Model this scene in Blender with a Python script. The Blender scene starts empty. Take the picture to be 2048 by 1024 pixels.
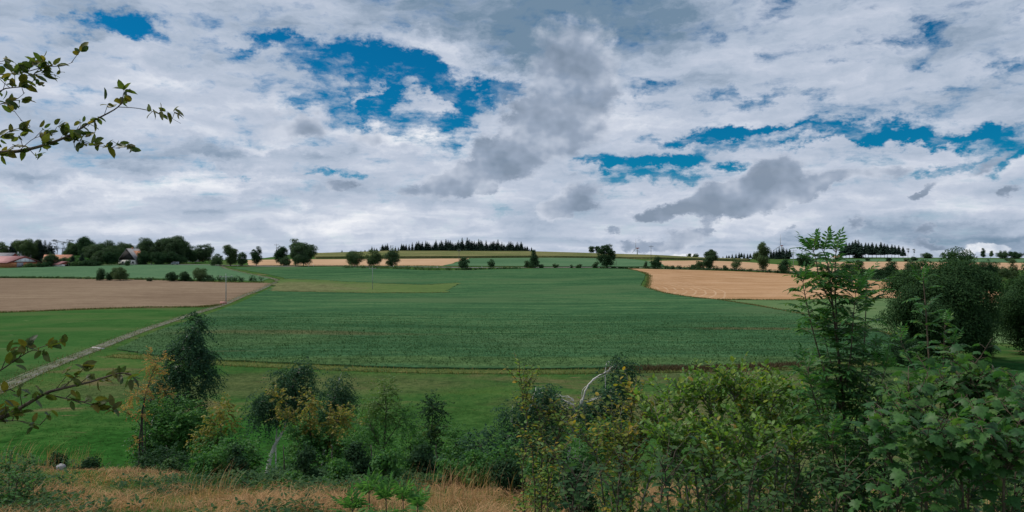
import bpy, math, random
import numpy as np
from mathutils import Vector, noise as mnoise

sc = bpy.context.scene
COL = sc.collection
R = math.radians
F = 1462.0                      # focal length in photo pixels (2048 wide)
PI = math.pi

# ------------------------------------------------------------------ node helpers
class NT:
    def __init__(s, tree):
        s.t = tree
    def n(s, kind, **kw):
        nd = s.t.nodes.new(kind)
        for k, v in kw.items():
            setattr(nd, k, v)
        return nd
    def link(s, a, b):
        s.t.links.new(a, b)
    def put(s, sock, v):
        if isinstance(v, bpy.types.NodeSocket):
            s.t.links.new(v, sock)
        else:
            sock.default_value = v
    def math(s, op, a, b=None, c=None, clamp=False):
        nd = s.n('ShaderNodeMath', operation=op, use_clamp=clamp)
        s.put(nd.inputs[0], a)
        if b is not None: s.put(nd.inputs[1], b)
        if c is not None: s.put(nd.inputs[2], c)
        return nd.outputs[0]
    def vmath(s, op, a, b=None, scale=None):
        nd = s.n('ShaderNodeVectorMath', operation=op)
        s.put(nd.inputs[0], a)
        if b is not None: s.put(nd.inputs[1], b)
        if scale is not None: s.put(nd.inputs['Scale'], scale)
        return nd.outputs['Value'] if op in ('LENGTH', 'DOT_PRODUCT', 'DISTANCE') else nd.outputs[0]
    def mapr(s, v, a, b, c=0.0, d=1.0, mode='SMOOTHSTEP'):
        nd = s.n('ShaderNodeMapRange', interpolation_type=mode)
        s.put(nd.inputs[0], v)
        for i, x in ((1, a), (2, b), (3, c), (4, d)):
            s.put(nd.inputs[i], x)
        return nd.outputs[0]
    def mix(s, f, a, b, blend='MIX'):
        nd = s.n('ShaderNodeMix', data_type='RGBA', blend_type=blend)
        s.put(nd.inputs[0], f)
        s.put(nd.inputs[6], a if isinstance(a, bpy.types.NodeSocket) else (*a[:3], 1))
        s.put(nd.inputs[7], b if isinstance(b, bpy.types.NodeSocket) else (*b[:3], 1))
        return nd.outputs[2]
    def noise(s, vec, scale, detail=4, rough=.55, dist=0.0, lac=2.0, color=False):
        nd = s.n('ShaderNodeTexNoise')
        s.put(nd.inputs['Vector'], vec)
        nd.inputs['Scale'].default_value = scale
        nd.inputs['Detail'].default_value = detail
        nd.inputs['Roughness'].default_value = rough
        nd.inputs['Distortion'].default_value = dist
        nd.inputs['Lacunarity'].default_value = lac
        return nd.outputs['Color' if color else 'Fac']
    def comb(s, x, y, z):
        nd = s.n('ShaderNodeCombineXYZ')
        for i, v in enumerate((x, y, z)): s.put(nd.inputs[i], v)
        return nd.outputs[0]
    def ramp(s, f, stops, interp='LINEAR'):
        nd = s.n('ShaderNodeValToRGB')
        cr = nd.color_ramp; cr.interpolation = interp
        while len(cr.elements) < len(stops): cr.elements.new(0.5)
        for e, (p, c) in zip(cr.elements, stops):
            e.position = p; e.color = (*c[:3], 1)
        s.put(nd.inputs[0], f)
        return nd.outputs[0]
    def scale(s, vec, v):
        return s.vmath('MULTIPLY', vec, v)

def new_mat(name):
    m = bpy.data.materials.new(name); m.use_nodes = True
    m.node_tree.nodes.clear()
    t = NT(m.node_tree)
    out = t.n('ShaderNodeOutputMaterial')
    return m, t, out

def surf(name, stops, scale=3.0, rough=.7, detail=4, bump=0.0, bscale=20.0, stretch=(1, 1, 1), metal=0.0, spec=.35, coord='Object'):
    """Plain procedural surface: colour ramp over a noise, optional bump."""
    m, t, out = new_mat(name)
    tc = t.n('ShaderNodeTexCoord').outputs[coord]
    v = t.scale(tc, stretch)
    f = t.noise(v, scale, detail, .6)
    f = t.mapr(f, .3, .7, mode='LINEAR')
    c = t.ramp(f, stops)
    b = t.n('ShaderNodeBsdfPrincipled')
    t.link(c, b.inputs['Base Color'])
    b.inputs['Roughness'].default_value = rough
    b.inputs['Metallic'].default_value = metal
    b.inputs['Specular IOR Level'].default_value = spec
    if bump:
        bn = t.n('ShaderNodeBump'); bn.inputs['Strength'].default_value = bump; bn.inputs['Distance'].default_value = .05
        t.link(t.noise(v, bscale, 3), bn.inputs['Height']); t.link(bn.outputs[0], b.inputs['Normal'])
    t.link(b.outputs[0], out.inputs[0])
    return m

def leaf_mat(name, stops, trans=.3, rough=.45, spec=.4, tcol=1.6, up=0.0, mottle=False):
    """Foliage: every leaf (mesh island) picks its own tone; light passes through the blade."""
    m, t, out = new_mat(name)
    g = t.n('ShaderNodeNewGeometry')
    c = t.ramp(g.outputs['Random Per Island'], stops)
    if mottle:
        k = t.mapr(t.noise(g.outputs['Position'], 70, 2), .3, .7, .72, 1.22, 'LINEAR')
        c = t.mix(1.0, c, t.comb(k, k, k), 'MULTIPLY')
    b = t.n('ShaderNodeBsdfPrincipled')
    t.link(c, b.inputs['Base Color'])
    b.inputs['Roughness'].default_value = rough
    b.inputs['Specular IOR Level'].default_value = spec
    tr = t.n('ShaderNodeBsdfTranslucent')
    t.link(t.mix(1.0, c, (tcol * 1.1, tcol * 1.15, tcol * .6), 'MULTIPLY'), tr.inputs[0])
    if up:      # a sward catches light as a surface: blade normals lean upwards
        nn = t.vmath('NORMALIZE', t.vmath('ADD', t.scale(g.outputs['Normal'], (1 - up,) * 3), (0, 0, up)))
        t.link(nn, b.inputs['Normal']); t.link(nn, tr.inputs['Normal'])
    mx = t.n('ShaderNodeMixShader'); mx.inputs[0].default_value = trans
    t.link(b.outputs[0], mx.inputs[1]); t.link(tr.outputs[0], mx.inputs[2])
    t.link(mx.outputs[0], out.inputs[0])
    return m

# ------------------------------------------------------------------ mesh + object helpers
def np_mesh(name, verts, faces, mats=None, midx=None, smooth=False):
    """verts (N,3); faces: list of int arrays (M,k), any k."""
    me = bpy.data.meshes.new(name)
    verts = np.asarray(verts, np.float32).reshape(-1, 3)
    faces = [np.asarray(f, np.int32) for f in faces if len(f)]
    me.vertices.add(len(verts)); me.vertices.foreach_set('co', verts.ravel())
    nl = sum(f.size for f in faces); npol = sum(len(f) for f in faces)
    me.loops.add(nl); me.polygons.add(npol)
    loops = np.concatenate([f.ravel() for f in faces]) if faces else np.zeros(0, np.int32)
    tot = np.concatenate([np.full(len(f), f.shape[1], np.int32) for f in faces]) if faces else np.zeros(0, np.int32)
    st = np.concatenate([[0], np.cumsum(tot)[:-1]]).astype(np.int32) if npol else np.zeros(0, np.int32)
    me.loops.foreach_set('vertex_index', loops)
    me.polygons.foreach_set('loop_start', st)
    me.polygons.foreach_set('loop_total', tot)
    if midx is not None: me.polygons.foreach_set('material_index', np.asarray(midx, np.int32))
    if smooth: me.polygons.foreach_set('use_smooth', np.ones(npol, bool))
    me.update(calc_edges=True)
    for m in (mats if isinstance(mats, (list, tuple)) else [mats]):
        if m is not None: me.materials.append(m)
    return me

def link(name, me, parent=None):
    o = bpy.data.objects.new(name, me); COL.objects.link(o)
    if parent is not None: o.parent = parent
    return o

def tag(o, label=None, cat=None, group=None, kind=None):
    if label: o['label'] = label
    if cat: o['category'] = cat
    if group: o['group'] = group
    if kind: o['kind'] = kind
    return o

def empty(name, loc, label, cat, group=None, rz=0.0):
    o = bpy.data.objects.new(name, None); COL.objects.link(o)
    o.location = loc; o.rotation_euler = (0, 0, rz); o.empty_display_size = .2
    return tag(o, label, cat, group)

def copy_tree(o, label=None, parent=None):
    c = o.copy(); COL.objects.link(c)
    if parent is not None: c.parent = parent
    if label: c['label'] = label
    for ch in list(o.children): copy_tree(ch, None, c)
    return c

class MB:
    """collects boxes, tubes and polygons into one mesh"""
    def __init__(s): s.v = []; s.f = {}; s.n = 0
    def add(s, verts, faces):
        verts = np.asarray(verts, float).reshape(-1, 3)
        for f in faces:
            f = np.asarray(f, int)
            if f.ndim == 1: f = f[None]
            s.f.setdefault(f.shape[1], []).append(f + s.n)
        s.v.append(verts); s.n += len(verts); return s
    def box(s, x0, x1, y0, y1, z0, z1):
        v = [(x, y, z) for z in (z0, z1) for y in (y0, y1) for x in (x0, x1)]
        return s.add(v, [[0, 2, 3, 1], [4, 5, 7, 6], [0, 1, 5, 4], [2, 6, 7, 3], [0, 4, 6, 2], [1, 3, 7, 5]])
    def prism(s, poly, b):
        """poly: closed outline of 3-D points; b: offset vector to the other end"""
        p = np.asarray(poly, float); k = len(p); b = np.asarray(b, float)
        s.add(np.vstack([p, p + b]), [np.array([[i, (i + 1) % k, (i + 1) % k + k, i + k] for i in range(k)])])
        s.f.setdefault(k, []).append(np.array([list(range(k))[::-1]]) + s.n - 2 * k)
        s.f.setdefault(k, []).append(np.array([list(range(k, 2 * k))]) + s.n - 2 * k)
        return s
    def tube(s, pts, rad, n=6, cap=True):
        v, f = tube_np(np.asarray(pts, float), np.asarray(rad, float), n)
        s.add(v, [f])
        if cap:
            s.f.setdefault(n, []).append(np.array([list(range(n))[::-1]]) + s.n - len(v))
            s.f.setdefault(n, []).append(np.array([list(range(len(v) - n, len(v)))]) + s.n - len(v))
        return s
    def mesh(s, name, mat, smooth=False):
        return np_mesh(name, np.vstack(s.v), [np.vstack(f) for f in s.f.values()], mat, smooth=smooth)
    def build(s, name, mat, parent=None, smooth=False):
        return link(name, s.mesh(name, mat, smooth), parent)

def nrm(a):
    a = np.asarray(a, float)
    return a / np.maximum(np.linalg.norm(a, axis=-1, keepdims=True), 1e-9)

def tube_np(p, r, n=6):
    """p (k,3), r (k,) -> verts, quads"""
    k = len(p)
    t = np.empty_like(p); t[1:-1] = p[2:] - p[:-2]; t[0] = p[1] - p[0]; t[-1] = p[-1] - p[-2]
    t = nrm(t)
    ref = np.array([0.31, 0.77, 0.15]) if abs(t[0] @ nrm(np.array([0.31, 0.77, 0.15]))) < .9 else np.array([1., 0, 0])
    a = nrm(np.cross(t, ref)); b = np.cross(t, a)
    ang = np.arange(n) * 2 * PI / n
    v = p[:, None] + r[:, None, None] * (a[:, None] * np.cos(ang)[None, :, None] + b[:, None] * np.sin(ang)[None, :, None])
    i = np.arange(k - 1)[:, None] * n; j = np.arange(n)[None]; j2 = (j + 1) % n
    f = np.stack([i + j, i + j2, i + n + j2, i + n + j], -1).reshape(-1, 4)
    return v.reshape(-1, 3), f

# ------------------------------------------------------------------ camera
cam_d = bpy.data.cameras.new('camera'); cam = bpy.data.objects.new('camera', cam_d); COL.objects.link(cam)
cam.location = (0, 0, 0); cam.rotation_euler = (R(90), 0, 0)
cam_d.sensor_width = 36.0; cam_d.lens = 36.0 * F / 2048.0
cam_d.clip_start = .05; cam_d.clip_end = 30000
sc.camera = cam
sc.render.resolution_x = 1024; sc.render.resolution_y = 512
sc.view_settings.view_transform = 'Standard'; sc.view_settings.look = 'None'
sc.view_settings.exposure = 0.0; sc.view_settings.gamma = 1.0
sc.cycles.use_denoising = True
sc.cycles.max_bounces = 6; sc.cycles.diffuse_bounces = 3; sc.cycles.transmission_bounces = 3; sc.cycles.glossy_bounces = 2
sc.cycles.volume_bounces = 0
# ------------------------------------------------------------------ sky: physical sky behind a layered cloud cover
SUN_EL, SUN_AZ = 52.0, 284.0      # degrees; azimuth clockwise from +Y (the view direction)
def make_world():
    w = bpy.data.worlds.new('World'); sc.world = w; w.use_nodes = True
    w.cycles.sampling_method = 'NONE'      # an even, cloudy sky: found by the bounced rays themselves
    w.node_tree.nodes.clear(); t = NT(w.node_tree)
    out = t.n('ShaderNodeOutputWorld'); bg = t.n('ShaderNodeBackground')
    bg.inputs['Strength'].default_value = 0.1
    t.link(bg.outputs[0], out.inputs[0])
    sky = t.n('ShaderNodeTexSky', sky_type='NISHITA'); sky.sun_disc = False
    sky.sun_elevation = R(SUN_EL); sky.sun_rotation = R(SUN_AZ)
    sky.altitude = 500; sky.air_density = 1.0; sky.dust_density = 0.6; sky.ozone_density = 3.0
    dirv = t.n('ShaderNodeTexCoord').outputs['Generated']
    d = t.vmath('NORMALIZE', dirv)
    sep = t.n('ShaderNodeSeparateXYZ'); t.link(d, sep.inputs[0])
    x, y, z = sep.outputs
    az = t.math('ARCTAN2', x, y)
    el = t.math('ARCSINE', z)
    # flat cloud decks: the direction projected on a plane overhead, so bands close up towards the horizon
    zz = t.math('ADD', t.math('MAXIMUM', z, 0.0), 0.10)
    deck = t.comb(t.math('DIVIDE', x, zz), t.math('DIVIDE', y, zz), 0.0)
    ang = t.comb(az, el, 0.0)

    def noise2(vec, scale, detail, rough, dist=0.0, color=False):
        nd = t.n('ShaderNodeTexNoise', noise_dimensions='2D')
        t.link(vec, nd.inputs['Vector'])
        for k, v in (('Scale', scale), ('Detail', detail), ('Roughness', rough), ('Distortion', dist)): nd.inputs[k].default_value = v
        return nd.outputs['Color' if color else 'Fac']
    def blobs(vec, lst, gain=1.25, qo=2.2):
        """sum of soft ellipses, three to a vector; chained so that the renderer's small stack is enough"""
        sp = t.n('ShaderNodeSeparateXYZ'); t.link(vec, sp.inputs[0])
        av = t.comb(sp.outputs[0], sp.outputs[0], sp.outputs[0]); ev = t.comb(sp.outputs[1], sp.outputs[1], sp.outputs[1])
        lst = list(lst)
        while len(lst) % 3: lst.append((0, 0, 1, 1, 0, 0.0))
        tot = None
        def madd(a, b, c):
            nd = t.n('ShaderNodeVectorMath', operation='MULTIPLY_ADD')
            for i, v in enumerate((a, b, c)): t.put(nd.inputs[i], v)
            return nd.outputs[0]
        for k in range(0, len(lst), 3):
            A = []
            for px, py, rx, ry, rot, wgt in lst[k:k + 3]:
                u, v = (px - 1024) / F, (512 - py) / F
                a = math.atan(u); e = math.atan(v * math.cos(a))
                ra, re = rx / F * math.cos(a) ** 2 * 1.15, ry / F * math.cos(a) * 1.15
                c, s_ = math.cos(R(rot)), math.sin(R(rot))
                A.append((c / ra, s_ / ra, -(a * c + e * s_) / ra, -s_ / re, c / re, (a * s_ - e * c) / re, wgt * gain))
            V = [tuple(r[i] for r in A) for i in range(7)]
            avk = av if tot is None else madd(tot, (1e-9, 1e-9, 1e-9), av)
            p = madd(avk, V[0], madd(ev if tot is None else madd(tot, (1e-9, 1e-9, 1e-9), ev), V[1], V[2]))
            q = madd(avk, V[3], madd(ev if tot is None else madd(tot, (1e-9, 1e-9, 1e-9), ev), V[4], V[5]))
            r2 = madd(p, p, t.vmath('MULTIPLY', q, q))
            f = t.vmath('MAXIMUM', madd(r2, (-1 / qo,) * 3, (1, 1, 1)), (0, 0, 0))
            g = t.vmath('DOT_PRODUCT', t.vmath('MULTIPLY', f, f), V[6])
            tot = g if tot is None else t.math('ADD', tot, g)
        return tot
    wob = noise2(t.scale(ang, (1, 1.6, 1)), 7.0, 6, .68, color=True)
    wob = t.vmath('SUBTRACT', wob, (.5, .5, .5))
    warped = t.vmath('ADD', ang, t.scale(wob, (.22, .10, 0)))
    warp_low = t.vmath('ADD', ang, t.scale(wob, (.10, .060, 0)))
    warp_soft = t.vmath('ADD', ang, t.scale(wob, (.24, .10, 0)))
    # holes in the cover where blue shows
    holes = [(205, 62, 80, 24, 0, .95), (250, 85, 40, 12, -10, .6), (548, 92, 44, 20, 0, 1.0), (440, 135, 26, 16, 0, .5),
             (600, 120, 60, 26, -30, .55), (705, 135, 52, 40, -20, 1.1), (690, 215, 56, 44, 20, 1.05), (760, 160, 70, 40, 0, .9),
             (850, 162, 90, 34, -8, 1.1), (960, 168, 100, 26, 0, .85), (1060, 165, 52, 22, 0, .9), (785, 222, 66, 34, 0, .75),
             (905, 245, 62, 44, 20, 1.15), (560, 165, 60, 30, 0, .35),
             (692, 356, 56, 10, 0, .95), (465, 358, 14, 9, 0, .7), (520, 372, 16, 6, 0, .4),
             (1650, 265, 250, 24, 0, 1.25), (1900, 268, 190, 17, 1, 1.0), (1470, 264, 70, 14, 0, .8), (1390, 282, 60, 10, 0, .5), (2020, 300, 180, 26, 8, .55),
             (1860, 92, 100, 26, 14, .85), (1990, 150, 80, 18, 6, .6), (1640, 118, 40, 10, 0, .35), (1690, 15, 40, 18, 0, .3),
             (1170, 318, 50, 14, -10, .9), (1330, 332, 130, 14, 2, 1.0), (1440, 306, 60, 10, 8, .7), (1300, 368, 120, 13, -4, .95), (1500, 346, 34, 10, 12, .8),
             (1290, 184, 46, 14, 0, .6), (1440, 198, 40, 12, 0, .45), (1560, 184, 80, 12, 0, .6), (1870, 208, 46, 11, 0, .6), (1640, 230, 60, 9, 0, .35),
             (1880, 326, 90, 11, 10, .85), (2035, 316, 40, 13, 0, .9), (1050, 428, 60, 7, 0, .45), (1510, 470, 60, 18, 0, .3), (1950, 462, 120, 26, 0, .35)]
    holes += [(330, 70, 50, 14, 0, .45), (470, 95, 60, 20, 0, .45), (640, 165, 60, 40, 0, .55), (580, 205, 40, 20, 0, .4), (1100, 178, 50, 26, 0, .8), (1000, 190, 120, 24, 0, .6),
              (760, 135, 120, 40, -8, .6), (230, 70, 110, 26, -8, .5), (1560, 262, 150, 16, 2, .6), (1850, 265, 260, 14, 0, .6), (1250, 330, 160, 20, -4, .5), (1420, 350, 120, 30, 0, .35), (1800, 85, 120, 40, 16, .4)]
    plugs = [(715, 182, 14, 34, -20, .75), (796, 190, 18, 34, 0, .5), (830, 205, 26, 12, 0, .45), (880, 205, 40, 10, 0, .6), (1000, 178, 44, 8, 0, .5), (745, 250, 40, 14, 0, .5), (1560, 274, 60, 12, 4, .8), (1640, 280, 50, 8, 10, .6)]
    hole = t.math('SUBTRACT', t.math('MINIMUM', blobs(warped, holes), 1.72), blobs(warped, plugs))
    fine = noise2(t.scale(deck, (.8, 1.5, 1)), 1.6, 5, .66, .3)
    fine_iso = noise2(t.vmath('ADD', t.scale(ang, (1, 2.3, 1)), t.scale(wob, (.05, .05, 0))), 16.0, 5, .62)
    hole = t.math('ADD', hole, t.math('MULTIPLY', t.math('SUBTRACT', fine, .5), 1.7))
    hole = t.math('ADD', hole, t.math('MULTIPLY', t.math('SUBTRACT', fine_iso, .5), 3.6))
    hole = t.mapr(hole, .0, 1.55)
    hole = t.math('MULTIPLY', hole, t.mapr(el, .03, .12, .25, 1.0))
    # grey low cumulus
    grey = [(890, 366, 56, 31.2, 10, 1.342), (965, 338, 84, 40, 22, 1.15), (1060, 280, 92, 54, 36, 1.15), (1125, 215, 73.92, 88.8, 70, 1.281), (1150, 120, 78.4, 84, 0, 0.976),
            (1130, 395, 71.68, 24, 18, 1.159), (1095, 424, 38.08, 19.2, 0, 1.098), (1180, 398, 33.6, 14.4, 0, 0.732),
            (1325, 431, 38.08, 14.4, 8, 1.22), (1408, 412, 51.52, 24, 12, 1.4), (1495, 392, 92, 28, 14, 1.25), (1575, 356, 62.72, 40.8, 26, 1.4), (1530, 408, 78.4, 19.2, 8, 1.22),
            (1655, 370, 51.52, 15.6, 32, 1.159), (1755, 348, 78.4, 15.6, 14, 1.037), (1840, 374, 29.12, 9.6, 28, 1.098), (1815, 392, 17.92, 7.2, 20, 0.854), (2035, 376, 33.6, 10.8, 14, 1.098),
            (985, 383, 21.28, 9.6, 0, 0.976), (700, 378, 29.12, 9.6, 0, 0.976), (1375, 470, 44.8, 16.8, 0, 1.098), (1412, 452, 17.92, 9.6, 0, 0.976), (1225, 459, 20.16, 7.2, 0, 0.976), (1275, 489, 44.8, 10.8, 0, 0.854),
            (1718, 450, 23.52, 12, 12, 1.098), (1853, 455, 23.52, 10.8, 12, 1.098), (1880, 486, 26.88, 9.6, -8, 1.098), (1588, 449, 14.56, 6, 0, 0.854), (1320, 492, 67.2, 12, 0, 0.671),
            (810, 390, 29.12, 9.6, 0, 0.671), (370, 395, 38.08, 7.2, 20, 0.488), (740, 268, 56, 21.6, 0, 0.732), (560, 255, 73.92, 40.8, 0, 0.671), (630, 250, 40.32, 24, 0, 0.61),
            (1980, 320, 67.2, 9.6, 20, 0.61), (2040, 460, 29.12, 8.4, 10, 0.61)]
    gm = t.math('MINIMUM', blobs(warp_low, grey), 1.25)
    lump = noise2(t.vmath('ADD', t.scale(ang, (1, 1.3, 1)), t.scale(wob, (.03, .03, 0))), 15.0, 5, .60)
    lump2 = noise2(t.vmath('ADD', t.scale(ang, (1, 1.3, 1)), (-.012, .022, 0)), 15.0, 3, .55)
    gsum = t.math('ADD', gm, t.math('MULTIPLY', t.math('SUBTRACT', lump, .5), 1.45))
    gmask = t.mapr(gsum, .26, 1.02)
    relief = t.math('SUBTRACT', lump, lump2)
    # the high bright deck
    deck2 = t.vmath('ADD', deck, (3.7, 1.3, 0))
    big = noise2(t.scale(deck2, (.40, .7, 1)), 1.0, 4, .55, .6)
    streak = noise2(t.vmath('ADD', t.scale(ang, (1, 4.2, 1)), t.scale(wob, (.10, .16, 0))), 7.0, 5, .58)
    lum = t.math('ADD', t.math('MULTIPLY', t.math('SUBTRACT', big, .5), 1.0), t.math('MULTIPLY', t.math('SUBTRACT', streak, .5), 1.25))
    lum = t.math('ADD', lum, t.math('MULTIPLY', t.math('SUBTRACT', fine_iso, .5), .75))
    darks = [(1110, 40, 250, 85, -4, .85), (90, 20, 160, 60, 0, .18), (330, 305, 300, 20, -3, .34), (470, 120, 120, 80, 0, .22), (690, 60, 160, 40, 0, .12), (60, 340, 120, 20, 0, .22), (1880, 150, 200, 60, 0, .22), (1900, 440, 260, 50, 0, .25), (1750, 480, 300, 30, 0, .2), (2000, 60, 120, 60, 0, .15)]
    lights = [(940, 128, 150, 30, -12, .55), (760, 262, 120, 20, 0, .5), (850, 290, 90, 24, 0, .55), (560, 292, 120, 14, 0, .35), (420, 375, 260, 16, 0, .3), (300, 160, 240, 60, 0, .32), (1000, 450, 500, 26, 0, .16), (1300, 120, 160, 60, 30, .22), (1300, 250, 160, 36, 0, .2), (1750, 170, 220, 26, 0, .2), (1250, 345, 140, 8, -5, .3), (1800, 405, 200, 16, 0, .15)]
    lum = t.math('SUBTRACT', lum, blobs(warp_soft, darks, 1.0, 2.6))
    lum = t.math('ADD', lum, blobs(warp_soft, lights, 1.0, 2.6))
    lum = t.mapr(lum, -.78, .58, 0, 1, 'LINEAR')
    S = 10.0
    def c(r, g, b): return (r * S, g * S, b * S)
    cloud = t.ramp(lum, [(0.0, (.165, .255, .360)), (.20, (.280, .362, .478)), (.42, (.430, .505, .625)), (.62, (.530, .590, .705)), (.82, (.700, .740, .825)), (1.0, (.880, .895, .935))])
    cloud = t.mix(1.0, cloud, (S, S, S), 'MULTIPLY')
    blue = t.mix(1.0, sky.outputs[0], (.012, .44, .64), 'MULTIPLY')
    base = t.mix(hole, cloud, blue)
    # low cumulus: own tone, lit from above
    gcol = t.ramp(t.math('ADD', t.math('ADD', t.math('MULTIPLY', relief, 2.2), t.math('MULTIPLY', t.math('SUBTRACT', lump, .5), -.9)), t.math('SUBTRACT', 1.00, t.math('MULTIPLY', gsum, .52))),
                  [(0.0, (.205, .268, .360)), (.42, (.300, .368, .480)), (.95, (.600, .650, .750))])
    gcol = t.mix(1.0, gcol, (S, S, S), 'MULTIPLY')
    base = t.mix(t.math('MULTIPLY', gmask, .92), base, gcol)
    # sunlit cumulus towers low on the horizon
    white = [(1958, 496, 26, 11, 0, 1.0), (1985, 494, 22, 10, 0, .9), (2003, 498, 14, 8, 0, .8), (1930, 503, 30, 5, 10, .9), (1905, 507, 24, 3, 0, .7), (1886, 499, 18, 5, 0, .9), (1122, 507, 22, 4, 0, .8), (1372, 511, 34, 5, 0, .8)]
    wv = t.vmath('ADD', ang, t.scale(wob, (.03, .028, 0)))
    wm = t.mapr(t.math('ADD', blobs(wv, white), t.math('MULTIPLY', t.math('SUBTRACT', lump, .5), 1.2)), .38, .85)
    wcol = t.ramp(t.mapr(relief, -.13, .13, mode='LINEAR'), [(0, (.48, .55, .66)), (.5, (.74, .78, .85)), (1, (.97, .97, .97))])
    base = t.mix(wm, base, t.mix(1.0, wcol, (S, S, S), 'MULTIPLY'))
    t.link(base, bg.inputs[0])
make_world()
sun_d = bpy.data.lights.new('sun', 'SUN'); sun = bpy.data.objects.new('sun', sun_d); COL.objects.link(sun)
sun_d.energy = 3.2; sun_d.angle = R(9); sun_d.color = (1.0, .94, .85)
_a, _e = R(SUN_AZ), R(SUN_EL)
sun_dir = Vector((math.sin(_a) * math.cos(_e), math.cos(_a) * math.cos(_e), math.sin(_e)))   # towards the sun
sun.rotation_euler = sun_dir.to_track_quat('Z', 'Y').to_euler()
# ------------------------------------------------------------------ terrain: one height function, tabulated along view bearings
YN = np.array([11, 16, 22, 30, 45, 60, 92, 140, 190, 227, 300, 360, 420, 470, 560, 680, 800, 900, 1050, 1400, 2200, 4500], float)
NEAR = {-700: (-3.12, -4.9, -6.9, -9.4), 0: (-3.16, -5.0, -7.0, -9.5), 450: (-3.30, -5.1, -7.1, -9.6), 1024: (-3.38, -5.3, -7.3, -9.9), 2048: (-3.45, -5.3, -7.2, -9.7), 2700: (-3.4, -5.2, -7.1, -9.6)}
FAR = {  # photo rows of the ground at each distance from 45 m on
    -700: (956, 860, 745, 668, 627, 602, 570, 556, 543, 535, 527, 521, 517, 515, 516, 520, 522, 521),
    0:    (955, 860, 745, 668, 626, 601, 569, 556, 543, 535, 527, 521, 517, 515, 516, 520, 522, 521),
    250:  (953, 858, 742, 667, 624, 600, 570, 557, 544, 533, 527, 522, 519, 518, 518, 520, 522, 521),
    450:  (952, 856, 738, 667, 624, 604, 574, 556, 541, 533, 524, 519.5, 521, 522, 522, 522, 522, 521),
    640:  (952, 855, 736, 668, 626, 606, 573, 551, 534, 530, 522, 515, 509, 505.5, 507.5, 514, 520, 521),
    780:  (951, 854, 735, 669, 627, 606, 572, 549, 534, 529, 521, 513.5, 507, 503, 506, 512, 520, 521),
    1060: (950, 853, 735, 670, 627, 604, 571, 551, 536, 530, 523, 515, 508, 504, 507, 512, 520, 521),
    1300: (950, 853, 734, 670, 626, 601, 567, 548, 538, 531, 524, 518, 513.5, 511, 513, 516, 521, 521),
    1420: (950, 852, 734, 670, 626, 601, 570, 553, 541, 535, 528, 522, 519, 517.5, 519, 520, 522, 521),
    1560: (950, 852, 734, 670, 627, 602, 570, 557, 545, 539, 532, 526, 521, 518, 518, 520, 522, 521),
    1750: (950, 852, 735, 669, 623, 596, 568, 556, 547, 541, 533, 526, 519.5, 515.5, 515, 517, 521, 521),
    2048: (950, 853, 740, 670, 630, 612, 582, 564, 552, 545, 537, 529, 522, 517.5, 516, 518, 521, 521),
    2700: (950, 853, 742, 672, 632, 614, 584, 566, 553, 546, 538, 530, 522, 517.5, 516, 518, 521, 521)}
SB = np.array([(p - 1024) / F for p in sorted(FAR)])
_nk = sorted(NEAR)
TZ = np.zeros((len(SB), len(YN)))
for i, p in enumerate(sorted(FAR)):
    for j in range(4): TZ[i, j] = np.interp(p, _nk, [NEAR[k][j] for k in _nk])
    TZ[i, 4:] = -(np.array(FAR[p]) - 512) / F * YN[4:]
LY = np.log(YN)
_MY = np.gradient(TZ, LY, axis=1)          # slopes for a cubic Hermite through the table
def _herm(s, y):
    """height at bearing s, distance y (arrays, y>=11)"""
    ly = np.log(np.clip(y, YN[0], YN[-1]))
    j = np.clip(np.searchsorted(LY, ly) - 1, 0, len(LY) - 2)
    h = LY[j + 1] - LY[j]; u = (ly - LY[j]) / h
    sc_ = np.clip(s, SB[0], SB[-1])
    i = np.clip(np.searchsorted(SB, sc_) - 1, 0, len(SB) - 2)
    w = (sc_ - SB[i]) / (SB[i + 1] - SB[i]); w = w * w * (3 - 2 * w)
    def at(ii):
        a, b, ma, mb = TZ[ii, j], TZ[ii, j + 1], _MY[ii, j], _MY[ii, j + 1]
        return (2*u**3 - 3*u**2 + 1)*a + (u**3 - 2*u**2 + u)*h*ma + (-2*u**3 + 3*u**2)*b + (u**3 - u**2)*h*mb
    return at(i) * (1 - w) + at(i + 1) * w
def _bumps(x, y):
    a = np.clip(y / 90.0, .15, 2.2)
    z = .09 * a * (np.sin(x * .071 + 1.3 * np.sin(y * .031)) * np.sin(y * .053 + .7 * np.sin(x * .047)))
    z += .05 * np.sin(x * .61 + y * .23 + 2 * np.sin(y * .37)) * np.clip((60 - y) / 50, 0, 1)
    z += .03 * np.sin(x * 1.9 - y * 1.3 + 2 * np.sin(x * .8)) * np.clip((40 - y) / 35, 0, 1)
    return z
def H(x, y):
    x = np.asarray(x, float); y = np.asarray(y, float); x, y = np.broadcast_arrays(x, y)
    yf = np.maximum(y, 11.0)
    zf = _herm(x / yf, yf)
    k = np.clip(y / 11.0, 0, 1)
    zn = -1.72 + (zf + 1.72) * k ** 1.15
    zb = -1.72 + np.minimum(-y, 80) * .03
    z = np.where(y >= 11, zf, np.where(y >= 0, zn, zb))
    return z + _bumps(x, y) * np.clip((np.hypot(x, y) - 1) / 5, 0, 1)
def G(px, Y, dz=0.0):
    x = (px - 1024) / F * Y
    return np.array([x, Y, float(H(x, Y)) + dz])
_YS = np.concatenate([np.arange(4, 60, .25), np.geomspace(60, 2400, 1400)])
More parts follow.
